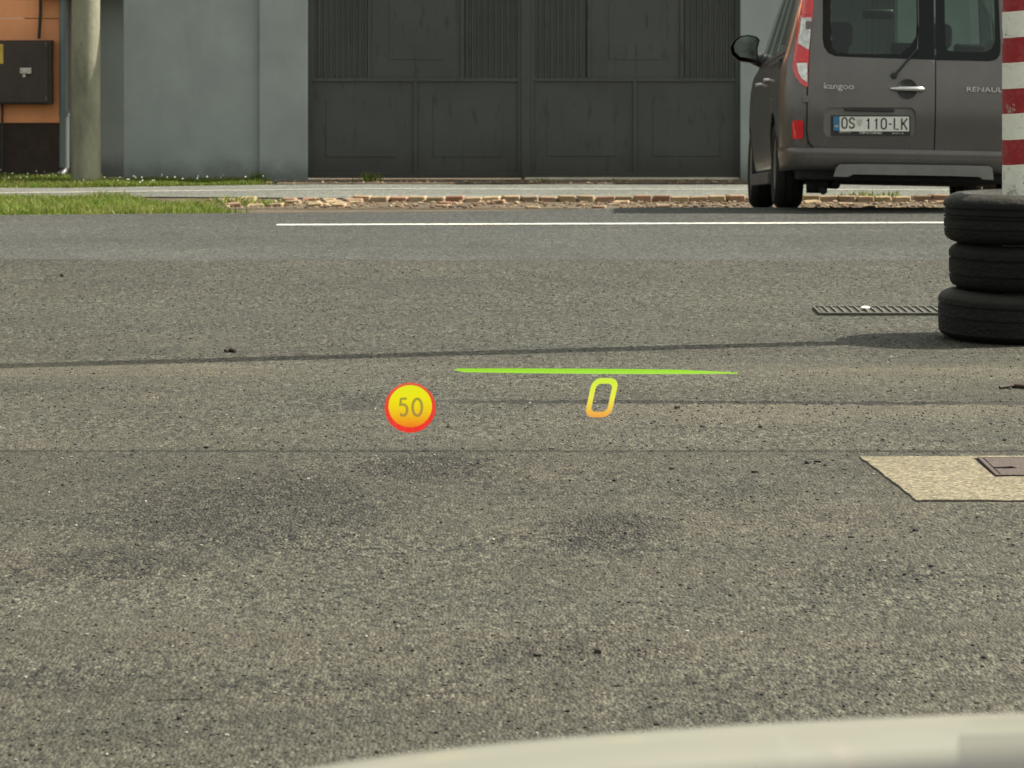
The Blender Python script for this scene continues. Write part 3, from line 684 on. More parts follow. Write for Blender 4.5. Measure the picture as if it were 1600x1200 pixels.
# ------------------------------------------------------------------ tyre stack and striped pole
SX, SY = 2.148, 13.48
def tyre(name, cx, cy, z0, Ro, w, mat, label, sidegrooves, treadgrooves, seed, tilt=(0, 0)):
    root = empty(name, (cx, cy, z0), (tilt[0], tilt[1], seed)); tag(root, label, 'tyre', 'old tyres stacked round the striped pole')
    Ri = .205; hw = w/2; prof = []
    # outer surface from bottom inner bead, over the tread, to the top inner bead
    def P(r, h): prof.append((r, h+hw))
    side = [(Ri, -hw*.62), (Ri+.006, -hw*.78), (Ri+.03, -hw*.93), (Ri+.06, -hw*1.0), (Ro-.075, -hw*1.0), (Ro-.05, -hw*.975), (Ro-.028, -hw*.90), (Ro-.012, -hw*.80), (Ro-.004, -hw*.70)]
    for p in side: P(*p)
    g = treadgrooves; last = -hw*.62
    for c in g:
        P(Ro, c*hw-.006); P(Ro-.008, c*hw-.0045); P(Ro-.008, c*hw+.0045); P(Ro, c*hw+.006)
    P(Ro, hw*.62)
    for r, h in side[::-1]:
        P(r, -h)
    # inner hollow
    for r, h in ((Ri+.012, hw*.55), (Ri+.05, hw*.80), (Ro-.03, hw*.7), (Ro-.02, 0), (Ro-.03, -hw*.7), (Ri+.05, -hw*.80), (Ri+.012, -hw*.55)): P(r, h)
    b = B().lathe(prof, (0, 0, 0), 'z', 120, True); 
    for i, v in enumerate(b.v):
        rr = math.hypot(v[0], v[1]); a = math.atan2(v[1], v[0])
        if rr > Ri+.05:
            s = 1+.011*noise.noise(Vector((math.cos(a)*1.5+seed, math.sin(a)*1.5, v[2]*3)))
            b.v[i] = (v[0]*s, v[1]*s, v[2]+.004*noise.noise(Vector((math.cos(a)*1.2+seed, math.sin(a)*1.2, 3))))
    casing = b.build('casing', mat, root, 32)
    return root
tyre('tyre', SX-.013, SY, .0, .338, .208, 'tyre_c', 'dusty bottom tyre of the stack round the striped pole, standing on the asphalt', 3, (-.1, .4), .3, (R(.4), R(.5)))
tyre('tyre', SX+.028, SY, .209, .332, .196, 'tyre_b', 'blackest tyre, middle one of the stack of three', 3, (-.35, .35), 1.7, (0, R(-.3)))
tyre('tyre', SX+.008, SY, .407, .335, .208, 'tyre_a', 'ribbed top tyre of the stack with the striped pole rising from it', 3, (-.40, .0, .14, .42), 2.6, (R(-.2), R(.5)))
sp = empty('striped_pole', (SX, SY, 0)); tag(sp, 'pole painted in red and white bands rising from the stack of tyres', 'pole')
def spole():
    n = 56; V = []; hs = [0+i*.03 for i in range(0, 66)]+[2+.25*i for i in range(22)]
    for h in hs:
        for k in range(n):
            a = 2*math.pi*k/n; r = .0825*(1+.012*noise.noise(Vector((math.cos(a)*1.5, math.sin(a)*1.5, h*1.5)))+.010*noise.noise(Vector((math.cos(a)*5, math.sin(a)*5, h*9))))
            V.append((r*math.cos(a), r*math.sin(a), h))
    Fc = [(i*n+k, i*n+(k+1) % n, (i+1)*n+(k+1) % n, (i+1)*n+k) for i in range(len(hs)-1) for k in range(n)]
    mesh('shaft', V, Fc+[tuple(range((len(hs)-1)*n, len(hs)*n))], 'stripe', sp, 60)
spole()
B().tube([(0, 0, .42), (0, 0, .602)], .079, 40).build('concrete_foot', 'concrete_pole', sp, 40, .006)

# ------------------------------------------------------------------ drain grate, concrete patch, manhole cover, loose stones
dr = empty('drain_channel', (*gp(1270, 487), 0)); tag(dr, 'narrow slatted metal drain channel set in the asphalt left of the tyres', 'drain')
x0, y1 = gp(1272, 482); y0 = gp(1272, 493)[1]
local_parent(B().box(x0+.012, 3.0, y0+.012, y1-.012, .0045, .0065).build('channel_bed', 'drainbed'), dr)
b = B().box(x0, 3.0, y0+.002, y0+.012, .002, .0135).box(x0, 3.0, y1-.012, y1-.002, .002, .0135).box(x0-.008, x0, y0, y1, .002, .0135); local_parent(b.build('channel_frame', 'galv', None, None, .002), dr)
slat = None; nsl = 0; xs_ = x0+.04
while xs_ < 2.9:
    if slat is None:
        slat = B().box(-.0035, .0035, y0+.0125-SY*0, y1-.0125, .0075, .0145).build('slat', 'galv', None, None, .002); slat.location = (xs_, 0, 0); local_parent(slat, dr)
    else:
        c = slat.copy(); col.objects.link(c); c.parent = dr; c.matrix_parent_inverse = slat.matrix_parent_inverse.copy(); c.location = (xs_, 0, 0)
    xs_ += .036
b = B(); b.lathe([(.001, .0), (.02, .001), (.026, .006), (.018, .012), (.001, .014)], (0, 0, 0), 'z', 10); o = b.build('white_pebble', 'daisy', None, 60); o.location = (*gp(1352, 487), .0145); o.scale = (.85, 1.1, .8)
tag(o, 'white pebble lying on the drain channel', 'pebble')

pa = gp(1350, 715.5); pb = gp(1432, 783.5); ps = empty('concrete_patch', (pa[0], pb[1], 0)); tag(ps, 'sandy yellow rectangular concrete slab let into the asphalt at the right edge', 'slab')
xr = 3.3; ca = gp(1519, 718.5); cb_ = gp(1556, 746.5)
P2 = [(pb[0], pb[1]), (xr, pb[1]-.01), (xr, pa[1]+.10), (pa[0]-.01, pa[1])]
P2 = [(x+.005*noise.noise(Vector((x*20, y*20, 0)))+.006*noise.noise(Vector((x*60, y*60, 0))), y+.008*noise.noise(Vector((x*20, y*20, 5)))) for x, y in resample(P2, .05)]
hole = [(cb_[0]-.004, cb_[1]-.004), (cb_[0]+.604, cb_[1]-.004), (cb_[0]+.604, ca[1]+.004), (cb_[0]-.012, ca[1]+.004)]
local_parent(panel('slab', P2, [hole], lambda a, b, d: (a, b, .0045+d+.0015*noise.noise(Vector((a*8, b*8, 0)))), .02, 'patch', None, .05), ps)
gap = [(x+(-.003 if x < 2 else .01), y+(-.006 if y < 10.4 else .006)) for x, y in P2]
local_parent(panel('joint', gap, [], lambda a, b, d: (a, b, .0022+d), .002, 'under', None, .2), ps)
mc = empty('manhole_cover', (cb_[0]+.3, (cb_[1]+ca[1])/2, .011)); tag(mc, 'rusty brown square metal manhole cover set in the sandy concrete slab', 'manhole cover')
fr = B(); ax0, ax1, ay0, ay1 = cb_[0], cb_[0]+.6, cb_[1], ca[1]
fr.box(ax0, ax1, ay0, ay0+.014, -.01, .009).box(ax0, ax1, ay1-.014, ay1, -.01, .009).box(ax0, ax0+.014, ay0+.0145, ay1-.0145, -.01, .009).box(ax1-.014, ax1, ay0+.0145, ay1-.0145, -.01, .009)
local_parent(fr.build('frame', 'rust', None, None, .001), mc)
kx, ky = gp(1573, 735)
lid = panel('lid', [(ax0+.018, ay0+.018), (ax1-.018, ay0+.018), (ax1-.018, ay1-.018), (ax0+.018, ay1-.018)], [[(kx-.045, ky-.012), (kx-.005, ky-.022), (kx+.03, ky-.008), (kx+.02, ky+.03), (kx-.02, ky+.012), (kx-.05, ky+.018)]], lambda a, b, d: (a, b, .0085+d), .008, 'rust', None, .05); local_parent(lid, mc)
local_parent(B().box(kx-.06, kx+.05, ky-.04, ky+.04, -.012, -.002).build('lifting_pocket', 'under'), mc)
# dark stick
b = B().tube([(*gp(1562, 608), .006), (*gp(1585, 606), .009), (*gp(1625, 609), .006)], [.006, .010, .007], 8); tag(b.build('twig', 'plinth', None, 50), 'dark twig lying on the asphalt at the right edge below the tyres', 'twig')
b = B().tube([(*gp(352, 550.5), .006), (*gp(360, 549.5), .008), (*gp(368, 551), .006)], [.008, .011, .006], 8); tag(b.build('twig', 'plinth', None, 50), 'short dark scrap lying in the pole shadow left of centre', 'twig')

def pebble_stuff(name, spec, label, mat='gravel'):
    V = []; Fc = []; rr = random.Random(11); bm = bmesh.new(); bmesh.ops.create_icosphere(bm, subdivisions=1, radius=1); bv = [v.co.copy() for v in bm.verts]; bf = [tuple(v.index for v in f.verts) for f in bm.faces]; bm.free()
    for (x, y, z, s) in spec:
        k = len(V); sx, sy, sz = s*rr.uniform(.7, 1.4), s*rr.uniform(.7, 1.4), s*rr.uniform(.4, .8); a = rr.uniform(0, 3)
        for v in bv:
            j = 1+rr.uniform(-.2, .2); V.append((x+(v.x*math.cos(a)-v.y*math.sin(a))*sx*j, y+(v.x*math.sin(a)+v.y*math.cos(a))*sy*j, z+sz*.6+v.z*sz*j))
        Fc += [tuple(i+k for i in f) for f in bf]
    tag(mesh(name, V, Fc, mat), label, 'gravel', kind='stuff')
spec = []
for _ in range(11000):
    Y = rnd.uniform(5.4, 17.6); X = rnd.uniform(-.18, .18)*Y; spec.append((X, Y, 0, rnd.choice((.002, .0025, .003, .0035, .0045))))
for _ in range(260):
    px = rnd.gauss(1150, 240); py = rnd.gauss(640, 22); X, Y = gp(px, py); spec.append((X, Y, 0, rnd.uniform(.002, .005)))
big = []
for (px, py, s) in ((935, 1020, .010), (840, 1025, .007), (1538, 1028, .008), (1582, 865, .006), (1380, 688, .011), (1278, 722, .010), (1262, 724, .014), (1180, 738, .010), (207, 711, .010), (322, 700, .009), (1098, 667, .009),
                    (1188, 668, .008), (1195, 690, .007), (280, 1124, .007), (97, 432, .016), (862, 702, .008), (1018, 662, .007), (700, 668, .007), (960, 752, .007), (1050, 733, .009), (1390, 692, .006), (1430, 830, .008), (1455, 886, .006), (1474, 690, .006), (1570, 688, .010), (1058, 638, .009), (1435, 713, .007), (1290, 728, .008), (1330, 840, .008)):
    X, Y = gp(px, py); big.append((X, Y, 0, s))
pebble_stuff('dark_pebbles', big, 'larger dark pebbles lying here and there on the forecourt', 'darkstone')
pebble_stuff('loose_stones', spec, 'small loose stones and grit scattered over the asphalt forecourt')
spec = [(rnd.uniform(-2.6, 5.5), rnd.uniform(26.0, 27.2), LOW-.02, rnd.uniform(.006, .022)) for _ in range(1500)]+[(rnd.uniform(-2.3, 2.4), rnd.uniform(29.45, 30.05), LOW-.005, rnd.uniform(.004, .018)) for _ in range(500)]
M['rubble'] = (lambda t: t.out(t.ramp(t.node('ShaderNodeNewGeometry').outputs['Random Per Island'], [(0, (.05, .032, .02)), (.4, (.13, .075, .042)), (.7, (.20, .14, .085)), (1, (.32, .26, .18))]), .95))(NT('rubble'))
pebble_stuff('rubble', spec, 'crumbled brick and earth lying between the paving stones', 'rubble')

# ------------------------------------------------------------------ the van
VS = 228.3
van = empty('parked_van', (2.742, 21.9, .014), (R(-3.4), R(1.1), R(-.75))); tag(van, 'grey brown family van seen from behind, parked before the right grey wall', 'van')
cr_, sr_ = math.cos(R(1.1)), math.sin(R(1.1))
def P(px, py):                                       # photo pixel -> (u, z) on the van's rear
    du = (px-1422.5)/VS; dz = (329.6-py)/VS; return (du*cr_-dz*sr_, du*sr_+dz*cr_)
WP = [(.20, .85), (.30, .885), (.45, .905), (.62, .915), (.85, .912), (.98, .898), (1.08, .868), (1.20, .838), (1.62, .735), (1.70, .705), (1.78, .62), (1.83, .40)]
RP = [(.20, .10), (.30, .06), (.42, .035), (.60, .006), (.66, .0), (.85, .0), (1.0, .008), (1.08, .022), (1.62, .12), (1.72, .15), (1.78, .22), (1.83, .4)]
w = lambda z: smoothcurve(WP, z); ry = lambda z: smoothcurve(RP, z)
UE = .725; BC = .24
def surf_y(u, z):
    a = abs(u); y = ry(z)+.02*(min(a, UE)/UE)**2; 
    if a > UE:
        s = min(1, (a-UE)/max(.01, w(z)-UE)); y += BC*(1-math.sqrt(max(0, 1-s*s)))
    return y
def rmap(u, z, d): return (u, surf_y(u, z)-d, z)
def side_x(z, y):
    t = 1.0
    if y > 3.3: t = 1-.10*((y-3.3)/.9)**2
    if y < .9: t = 1-.0*(.9-y)
    return w(z)*t
# body corners and greenhouse
body = B()
def corner(sgn, z0, z1, n=26, m=14):
    V = []
    for i in range(n+1):
        z = z0+(z1-z0)*i/n
        for k in range(m+1):
            th_ = math.pi/2*k/m; ue = UE+.001 if z < 1.3 else UE+.001-(z-1.3)*.06; ww = w(z)
            V.append((sgn*(ue+(ww-ue)*math.sin(th_)), ry(z)+.02+BC*(1-math.cos(th_)), z))
    body.add(V, [(i*(m+1)+k, i*(m+1)+k+1, (i+1)*(m+1)+k+1, (i+1)*(m+1)+k) for i in range(n) for k in range(m)])
for s in (-1, 1): corner(s, .42, 1.70)
# roof, front and pillars
def frow(z): return smoothcurve([(1.04, 3.30), (1.10, 3.12), (1.62, 2.36), (1.70, 2.15), (1.78, 1.7), (1.83, 1.3)], z)
ts = [0, .10, .13, .36, .40, .66, .70, .96, 1]
def side_pt(sgn, z, t): y0 = ry(z)+.02+BC; y1 = frow(z)-.05; return (sgn*side_x(z, 0), y0+(y1-y0)*t, z)
zl = [1.08, 1.12, 1.2, 1.3, 1.4, 1.5, 1.60, 1.66, 1.70, 1.74, 1.78, 1.81, 1.83]
for sgn in (-1, 1):
    V = [side_pt(sgn, z, t) for z in zl for t in ts]; n = len(ts); Fc = []
    for i in range(len(zl)-1):
        for k in range(n-1):
            glassy = (k in (1, 2) and False) or (1 <= i <= 5 and k in (2, 4, 6))
            if not glassy: Fc.append((i*n+k, i*n+k+1, (i+1)*n+k+1, (i+1)*n+k))
    body.add(V, Fc)
# roof cap rows across
V = []; rows = [1.70, 1.74, 1.78, 1.81, 1.83]
for sgn in (1,):
    for ti in range(9):
        t = ti/8
        for xi in range(13):
            a = -1+2*xi/12; x = a*.70; z = 1.70+.13*(1-abs(a)**2.6); y0 = ry(min(1.74, z))-.0; y1 = frow(1.70)+.02
            V.append((x, y0+(y1-y0)*t, z+.0))
    body.add(V, [(i*13+k, i*13+k+1, (i+1)*13+k+1, (i+1)*13+k) for i in range(8) for k in range(12)])
# front: bonnet and nose
V = []; nose = [(3.0, 1.10, .80), (3.35, 1.05, .82), (3.8, .95, .80), (4.05, .84, .76), (4.18, .66, .72), (4.20, .40, .74), (4.12, .24, .74)]
for y, z, hw in nose:
    for xi in range(11): a = -1+2*xi/10; V.append((a*hw*1.06, y-.12*abs(a)**3, z-.04*abs(a)**3))
body.add(V, [(i*11+k, i*11+k+1, (i+1)*11+k+1, (i+1)*11+k) for i in range(len(nose)-1) for k in range(10)])
ob = body.build('body', 'car', van, 35)
# side panels in (y, z)
def smap(sgn): return lambda y, z, d: (sgn*(side_x(z, y)+d), y, z)
def arch(cy, r, a0, a1, n=14): return [(cy+r*math.cos(R(a0+(a1-a0)*k/n)), .30+r*math.sin(R(a0+(a1-a0)*k/n))) for k in range(n+1)]
for sgn in (-1, 1):
    ys = ry(.5)+.02+BC
    q = [(ys, 1.08), (ys, .62)]+[p for p in arch(.75, .375, 128, 8)]+[(1.13, .22), (1.155, .22), (1.155, 1.08)]
    q = [(.275, 1.08), (.275, .50), (.36, .50)]+arch(.75, .375, 148, 0)+[(1.14, .30), (1.14, 1.08)]
    panel('rear_wing', q, [], smap(sgn), .03, 'car', van, .09)
    sd_ = panel('sliding_door', [(1.148, .26), (2.05, .26), (2.05, 1.08), (1.148, 1.08)], [], smap(sgn), .03, 'car', van, .09)
    fd = panel('front_door', [(2.058, .26), (3.02, .26), (3.06, .60), (3.04, 1.08), (2.058, 1.08)], [], smap(sgn), .03, 'car', van, .09)
    panel('front_wing', [(3.03, .24)]+arch(3.45, .375, 180, 0)+[(3.90, .30), (4.02, .80), (3.6, 1.0), (3.05, 1.08), (3.07, .60)], [], smap(sgn), .03, 'car', van, .09)
    B().box(sgn*.90-.02, sgn*.90+.02, 1.15, 3.02, .17, .26).build('sill', 'carplastic', van, None, .01)
    for (k, i0, i1, nm) in ((2, 1, 6, 'quarter_window'), (4, 1, 6, 'side_window'), (6, 1, 6, 'front_side_window')):
        V = [(p[0]-sgn*.006, p[1], p[2]) for p in (side_pt(sgn, zl[i0+r_], ts[k+c]) for r_ in range(i1-i0+1) for c in (0, 1))]
        mesh(nm, V, [(2*j, 2*j+1, 2*j+3, 2*j+2) for j in range(i1-i0)], 'glass', van, 170)
    # door handles, rail and window sill trims
    for (yy, zz) in ((1.32, .93), (2.20, .93)):
        b = B().tube([(sgn*(w(zz)-.01), yy, zz), (sgn*(w(zz)+.03), yy+.02, zz), (sgn*(w(zz)+.035), yy+.12, zz), (sgn*(w(zz)-.01), yy+.15, zz)], .012, 8); b.build('door_handle', 'chrome', van, 40)
    B().box(*(sorted((sgn*(w(1.03)-.01), sgn*(w(1.03)+.006)))), .5, 1.15, 1.015, 1.035).build('door_rail', 'black', van)
    B().box(*(sorted((sgn*(w(1.02)-.012), sgn*(w(1.02)+.016)))), .30, .47, .975, 1.045).build('rail_end', 'black', van, None, .006)
    B().tube([(sgn*(w(1.085)+.004), .30, 1.085), (sgn*(w(1.085)+.004), 2.9, 1.085)], .006, 6).build('window_trim', 'black', van)
    b = B().tube([(sgn*(w(1.2)-.02), 2.78, 1.13), (sgn*(w(1.2)+.08), 2.80, 1.15)], [.030, .034], 10); mir = None
    # mirror
    bx = w(1.2)
    outl = [(.05, 1.115), (.205, 1.135), (.255, 1.18), (.268, 1.235), (.245, 1.29), (.20, 1.325), (.13, 1.338), (.065, 1.325), (.042, 1.30), (.058, 1.23)]
    mh = B(); no = len(outl)
    rings = [(2.86, .96), (2.84, 1.0), (2.90, 1.02), (2.97, .90), (3.02, .60)]; cxm, czm = .155, 1.235
    V = [(sgn*(bx+cxm+(a-cxm)*s_), yy, czm+(c-czm)*s_) for yy, s_ in rings for a, c in outl]
    mh.add(V, [(i*no+k, i*no+(k+1) % no, (i+1)*no+(k+1) % no, (i+1)*no+k) for i in range(len(rings)-1) for k in range(no)]+[tuple(range((len(rings)-1)*no, len(rings)*no))])
    mh.tube([(sgn*(bx-.03), 2.90, 1.13), (sgn*(bx+.03), 2.90, 1.145), (sgn*(bx+.12), 2.91, 1.175)], [.062, .058, .045], 12)
    mo = mh.build('wing_mirror', 'black', van, 45)
    mesh('mirror_glass', [(sgn*(bx+cxm+(a-cxm)*.83-.006), 2.832, czm+(c-czm)*.81+.010) for a, c in outl], [tuple(range(no))], 'mirror', mo)
# fuel flap outline on the left wing
fl = panel('fuel_flap', rrect(.88, 1.08, .60, .78, .03), [], smap(-1), .004, 'car', van, .06, lift=.003)
# windscreen
V = []
for i in range(7):
    z = 1.12+.5*i/6
    for k in range(9): a = -1+2*k/8; V.append((a*(w(z)-.06), frow(z)-.05*0+.06*(1-a*a), z))
mesh('windscreen', V, [(i*9+k, i*9+k+1, (i+1)*9+k+1, (i+1)*9+k) for i in range(6) for k in range(8)], 'glassclear', van, 170)
# rear bumper
bp = B(); prof = [(.262, .10), (.275, .045), (.30, .028), (.335, .016), (.375, .010), (.405, .006), (.418, .012), (.42, .05)]; m = 30; V = []
for (z, off) in prof:
    for k in range(m+1):
        u = -1+2*k/m; flare = .0
        if abs(u) > .86: a = (abs(u)-.86)/.14; 
        # plan curve: rear face then round corners to the sides
        U = abs(u)
        if U < .78: x = U/.78*(UE-.0); y = .0-.004
        else: th_ = (U-.78)/.22*math.pi/2*1.0; x = UE+(w(max(.3, z))+.004-UE)*math.sin(th_); y = -.004+(BC+.08)*(1-math.cos(th_))
        V.append((math.copysign(x, u), ry(.42)+y-.03+off*1.1+.02*(min(x, UE)/UE)**2, z))
bp.add(V, [(i*(m+1)+k, i*(m+1)+k+1, (i+1)*(m+1)+k+1, (i+1)*(m+1)+k) for i in range(len(prof)-1) for k in range(m)])
bump = bp.build('rear_bumper', 'car', van, 50)
# bumper shoulders that climb to the reflectors
for s in (-1, 1):
    pts = [(1238, 181), (1236, 226), (1244, 238), (1262, 240), (1257, 226), (1255.5, 181)] 
    q = [P(*p) for p in pts]; q = [(abs(a)*s, c) for a, c in q]
    panel('bumper_shoulder', q, [], rmap, .02, 'car', van, .05, lift=.006)
    q = [P(x, y) for x, y in rrect(1235.5, 1252.5, 188, 217, 3.5)]; q = [(abs(a)*s, c) for a, c in q]
    panel('reflector', q, [], rmap, .015, 'redlens', van, .04, lift=.014)
ins = [P(*p) for p in ((1299, 276), (1303.5, 262), (1309, 257), (1345, 256.5), (1500, 258.5), (1542, 259.5), (1547, 263), (1549, 281), (1532, 280.5), (1527, 276.5), (1480, 275), (1330, 272.5), (1322, 276.5))]
panel('bumper_insert', ins, [], lambda u, z, d: (u, -.010-d+.02*(u/UE)**2, z), .03, 'silver', van, .06, lift=.012)
# doors
def mirror_list(L): return L
ld = [P(*p) for p in ((1268.5, -60), (1266, 40), (1260.5, 95), (1258.3, 150), (1258, 205), (1261, 222), (1268, 231), (1280, 235), (1456.8, 238.6), (1458.5, 160), (1461.5, -60))]
recess = [P(*p) for p in rrect(1284.5, 1428.5, 168, 214, 11)]
winL = [P(*p) for p in ((1286.5, -40), (1285, 30), (1284, 58), (1286, 72), (1292, 82), (1303, 87.5), (1330, 89), (1459.2, 93.5), (1460.8, -40))]
winR = [P(*p) for p in ((1462.6, -40), (1461.2, 93.8), (1545, 95.5), (1556, 93), (1562, 85), (1563.5, 70), (1562.5, -40))]
rd = [P(*p) for p in ((1463, -60), (1460.2, 160), (1458.6, 238.8), (1565, 241.5), (1578, 238), (1585, 228), (1588, 212), (1588, 150), (1585, 95), (1577, -60))]
D1 = panel('rear_door', ld, [recess, winL], rmap, .03, 'car', van, .05); D1['label'] = 'wide left rear door with the number plate'
D2 = panel('rear_door', rd, [winR], rmap, .03, 'car', van, .05); D2['label'] = 'narrow right rear door'
for s in (-1, 1):
    q = [P(*p) for p in ((1230, 212), (1256, 212), (1330, 226), (1330, 246), (1236, 246), (1234, 226))]; panel('bumper_shoulder', [(abs(a)*s, c) for a, c in q], [], rmap, .01, 'car', van, .04, lift=-.006)
    e = [(1258.0, 150), (1257.2, 206), (1260.2, 223), (1267.5, 232.3), (1280, 236.4), (1330, 237.8), (1330, 235.8), (1281, 234.2), (1269.5, 230), (1262.3, 221.5), (1259.5, 205), (1260.2, 150), (1262.5, 95), (1268, 40), (1270, -20), (1267.5, -20), (1265.2, 40), (1260, 95)]
    q = [P(*p) for p in e]; panel('door_seal', [(abs(a)*s, c) for a, c in q], [], rmap, .003, 'under', van, .05, lift=.0015)
B().box(-.735, .735, .085, .095, .40, 1.04).build('door_lining', 'under', van)
gl = [P(*p) for p in ((1298.5, -34), (1297.5, 60), (1300, 74), (1307, 82), (1330, 84), (1405, 84), (1420, 72), (1431, 56), (1433, 30), (1433.5, -34))]
gr = [P(*p) for p in ((1477.5, -34), (1476.5, 70), (1480, 78), (1490, 80), (1535, 81), (1549, 76), (1555.5, 62), (1556, -34))]
def shrink(L, k): cx = sum(a for a, _ in L)/len(L); cy = sum(c for _, c in L)/len(L); return [(cx+(a-cx)*k, cy+(c-cy)*k) for a, c in L]
W1 = panel('window_surround', shrink(winL, .996), [gl], rmap, .006, 'blackgloss', van, .05, lift=-.003)
W2 = panel('window_surround', shrink(winR, .994), [gr], rmap, .006, 'blackgloss', van, .05, lift=-.003)
panel('rear_window', gl, [], rmap, .003, 'glass', W1, .08, lift=-.005); panel('rear_window', gr, [], rmap, .003, 'glass', W2, .08, lift=-.005)
# roof closing strip above the doors
# hinges
for (x, y, ww_, hh) in ((1262.5, 38, 9, 13), (1256, 155, 9, 11)):
    u, z = P(x, y); k = 1/VS
    for s in (-1, 1):
        uu = u if s < 0 else -u
        B().box(uu-ww_*k/2, uu+ww_*k/2, surf_y(uu, z)-.028, surf_y(uu, z)+.01, z-hh*k/2, z+hh*k/2).build('door_hinge', 'car', D1 if s < 0 else D2, None, .005)
# plate recess
def flat(name, q, y, th_, mat, par, g=.06): return panel(name, q, [], lambda u, z, d: (u, y-d, z), th_, mat, par, g)
u0, z0_ = P(1284, 191); 
rc_ = flat('plate_recess', [P(*p) for p in rrect(1283, 1430, 166.5, 215.5, 12)], .036, .01, 'car', D1)
B().box(P(1318, 170)[0], P(1395, 170)[0], -.0+.004, .034, P(1356, 174)[1], P(1356, 169)[1]).build('plate_lamp', 'black', D1, None, .004)
pl = flat('number_plate', [P(*p) for p in rrect(1296.5, 1420.5, 180, 212.5, 1.5)], .020, .012, 'black', D1); pl['label'] = 'Croatian number plate OS 110-LK in a black dealer frame'
PR = Matrix.Rotation(R(90), 4, 'X')
def onrear(px, py, y): u, z = P(px, py); return Matrix.Translation((u, y, z)) @ PR
flat('plate_sheet', [P(*p) for p in rrect(1309.5, 1418, 182.2, 205.3, 1)], .0065, .001, 'white', pl)
flat('blue_band', [P(*p) for p in rrect(1299.5, 1309.3, 182, 204.5, .8)], .0065, .001, 'blue', pl)
text('country_code', 'HR', 5.2/VS, 'white', onrear(1304.3, 197.5, .0048), pl, .0005, 0, .9)
# plate characters as strokes, like the narrow licence plate alphabet
def strokes(name, paths, x, yc, wpx, hpx, th_, parent=pl, mat='platetext', y=.0050):
    b = B(); k = 1/VS; u0, zc = P(x, yc); hw_ = th_*k/2
    for path in paths:
        pts = [Vector((u0+(a-.5)*wpx*k, 0, zc+(c-.5)*hpx*k)) for a, c in path]; n = len(pts); V = []
        for i, p in enumerate(pts):
            d = (pts[min(i+1, n-1)]-pts[max(i-1, 0)]).normalized(); nr = Vector((-d.z, 0, d.x))*hw_
            e = d*hw_ if i in (0, n-1) else Vector((0, 0, 0)); e = -e if i == 0 else e
            if path[0] == path[-1]: e *= .5
            V += [p+nr+e*.8, p-nr+e*.8]
        b.add([(v.x, y, v.z) for v in V], [(2*i, 2*i+1, 2*i+3, 2*i+2) for i in range(n-1)])
    return b.build(name, mat, parent)
def arcp(cx, cy, rx, ry_, a0, a1, n=8): return [(cx+rx*math.cos(R(a0+(a1-a0)*k/n)), cy+ry_*math.sin(R(a0+(a1-a0)*k/n))) for k in range(n+1)]
OO = arcp(.5, .72, .5, .28, 0, 180)+arcp(.5, .28, .5, .28, 180, 360); OO.append(OO[0])
SS = arcp(.5, .76, .5, .24, 20, 180, 8)+arcp(.5, .72, .5, .2, 180, 250, 4)+[(.7, .44)]+arcp(.5, .26, .5, .22, 30, -90, 6)+arcp(.5, .24, .5, .24, 270, 200, 5)
ONE = [[(.25, .78), (.62, 1.0), (.62, 0)]]
ch = [('O', [OO], 1317, 7.6), ('S', [SS], 1328.6, 7.4), ('1', ONE, 1354, 6), ('1', ONE, 1366.5, 6), ('0', [OO], 1378.5, 7.6), ('-', [[(0, .48), (1, .48)]], 1388.6, 2.6), ('L', [[(0, 1), (0, 0), (1, 0)]], 1398, 6), ('K', [[(0, 1), (0, 0)], [(1, 1), (.05, .42)], [(.32, .62), (1, 0)]], 1410.5, 8)]
for i, (c, pth, x, wd) in enumerate(ch): strokes('character', pth, x, 192.2+(x-1317)*.019, wd, 16.2, 2.3)
sh = [P(*p) for p in ((1336.5, 186.8), (1344.5, 187), (1344.2, 192), (1342.8, 196), (1340.4, 198.2), (1338, 196), (1336.6, 192))]
M['shieldmat'] = (lambda t: (lambda ck: (ck.inputs.__getitem__('Scale').__setattr__('default_value', 110), t.put(ck.inputs[0], t.coord()), ck.inputs.__getitem__('Color1').__setattr__('default_value', (.30, .26, .25, 1)), ck.inputs.__getitem__('Color2').__setattr__('default_value', (.5, .5, .47, 1)), t.out(ck.outputs[0], .5)))(t.node('ShaderNodeTexChecker')))(NT('shield_print'))[-1]
flat('coat_of_arms', sh, .0050, .0006, 'shieldmat', pl, .01)
text('dealer_name', 'ZUBI AUTOMOBILI', 4.6/VS, 'framewhite', onrear(1357.5, 207.8, .0068) @ Matrix.Rotation(R(0), 4, 'Z'), pl, .0005, .2, .92, .0002)
text('phone_number', '095 722 77 66', 3.2/VS, 'framewhite', onrear(1317.5, 206.8, .0068), pl, .0005, 0, 1)
text('phone_number', '098 973 71 46', 3.2/VS, 'framewhite', onrear(1400, 208.6, .0068), pl, .0005, 0, 1)
# badges
text('model_badge', 'kangoo', 13.5/VS, 'badge', onrear(1308, 135.2, -.006), D1, .003, 0, 1.22, .0006)
text('maker_badge', 'RENAULT', 10.5/VS, 'badge', onrear(1540, 140.4, -.006), D2, .003, 0, 1.45, .0006)
# handle with dimple
u, z = P(1415, 139); b = B().lathe([(.001, .006), (.045, .0045), (.062, -.001), (.069, -.004)], (0, 0, 0), 'y', 28); o = b.build('handle_dimple', 'black', D1, 60); o.location = (u, -.009, z)
b = B(); b.tube([(u-.118, -.012, z+.001), (u-.105, -.026, z), (u-.06, -.038, z), (u, -.042, z), (u+.06, -.038, z), (u+.105, -.026, z), (u+.118, -.012, z-.001)], [.006, .012, .016, .017, .0175, .018, .010], 14); b.build('door_handle', 'chrome', D1, 50)
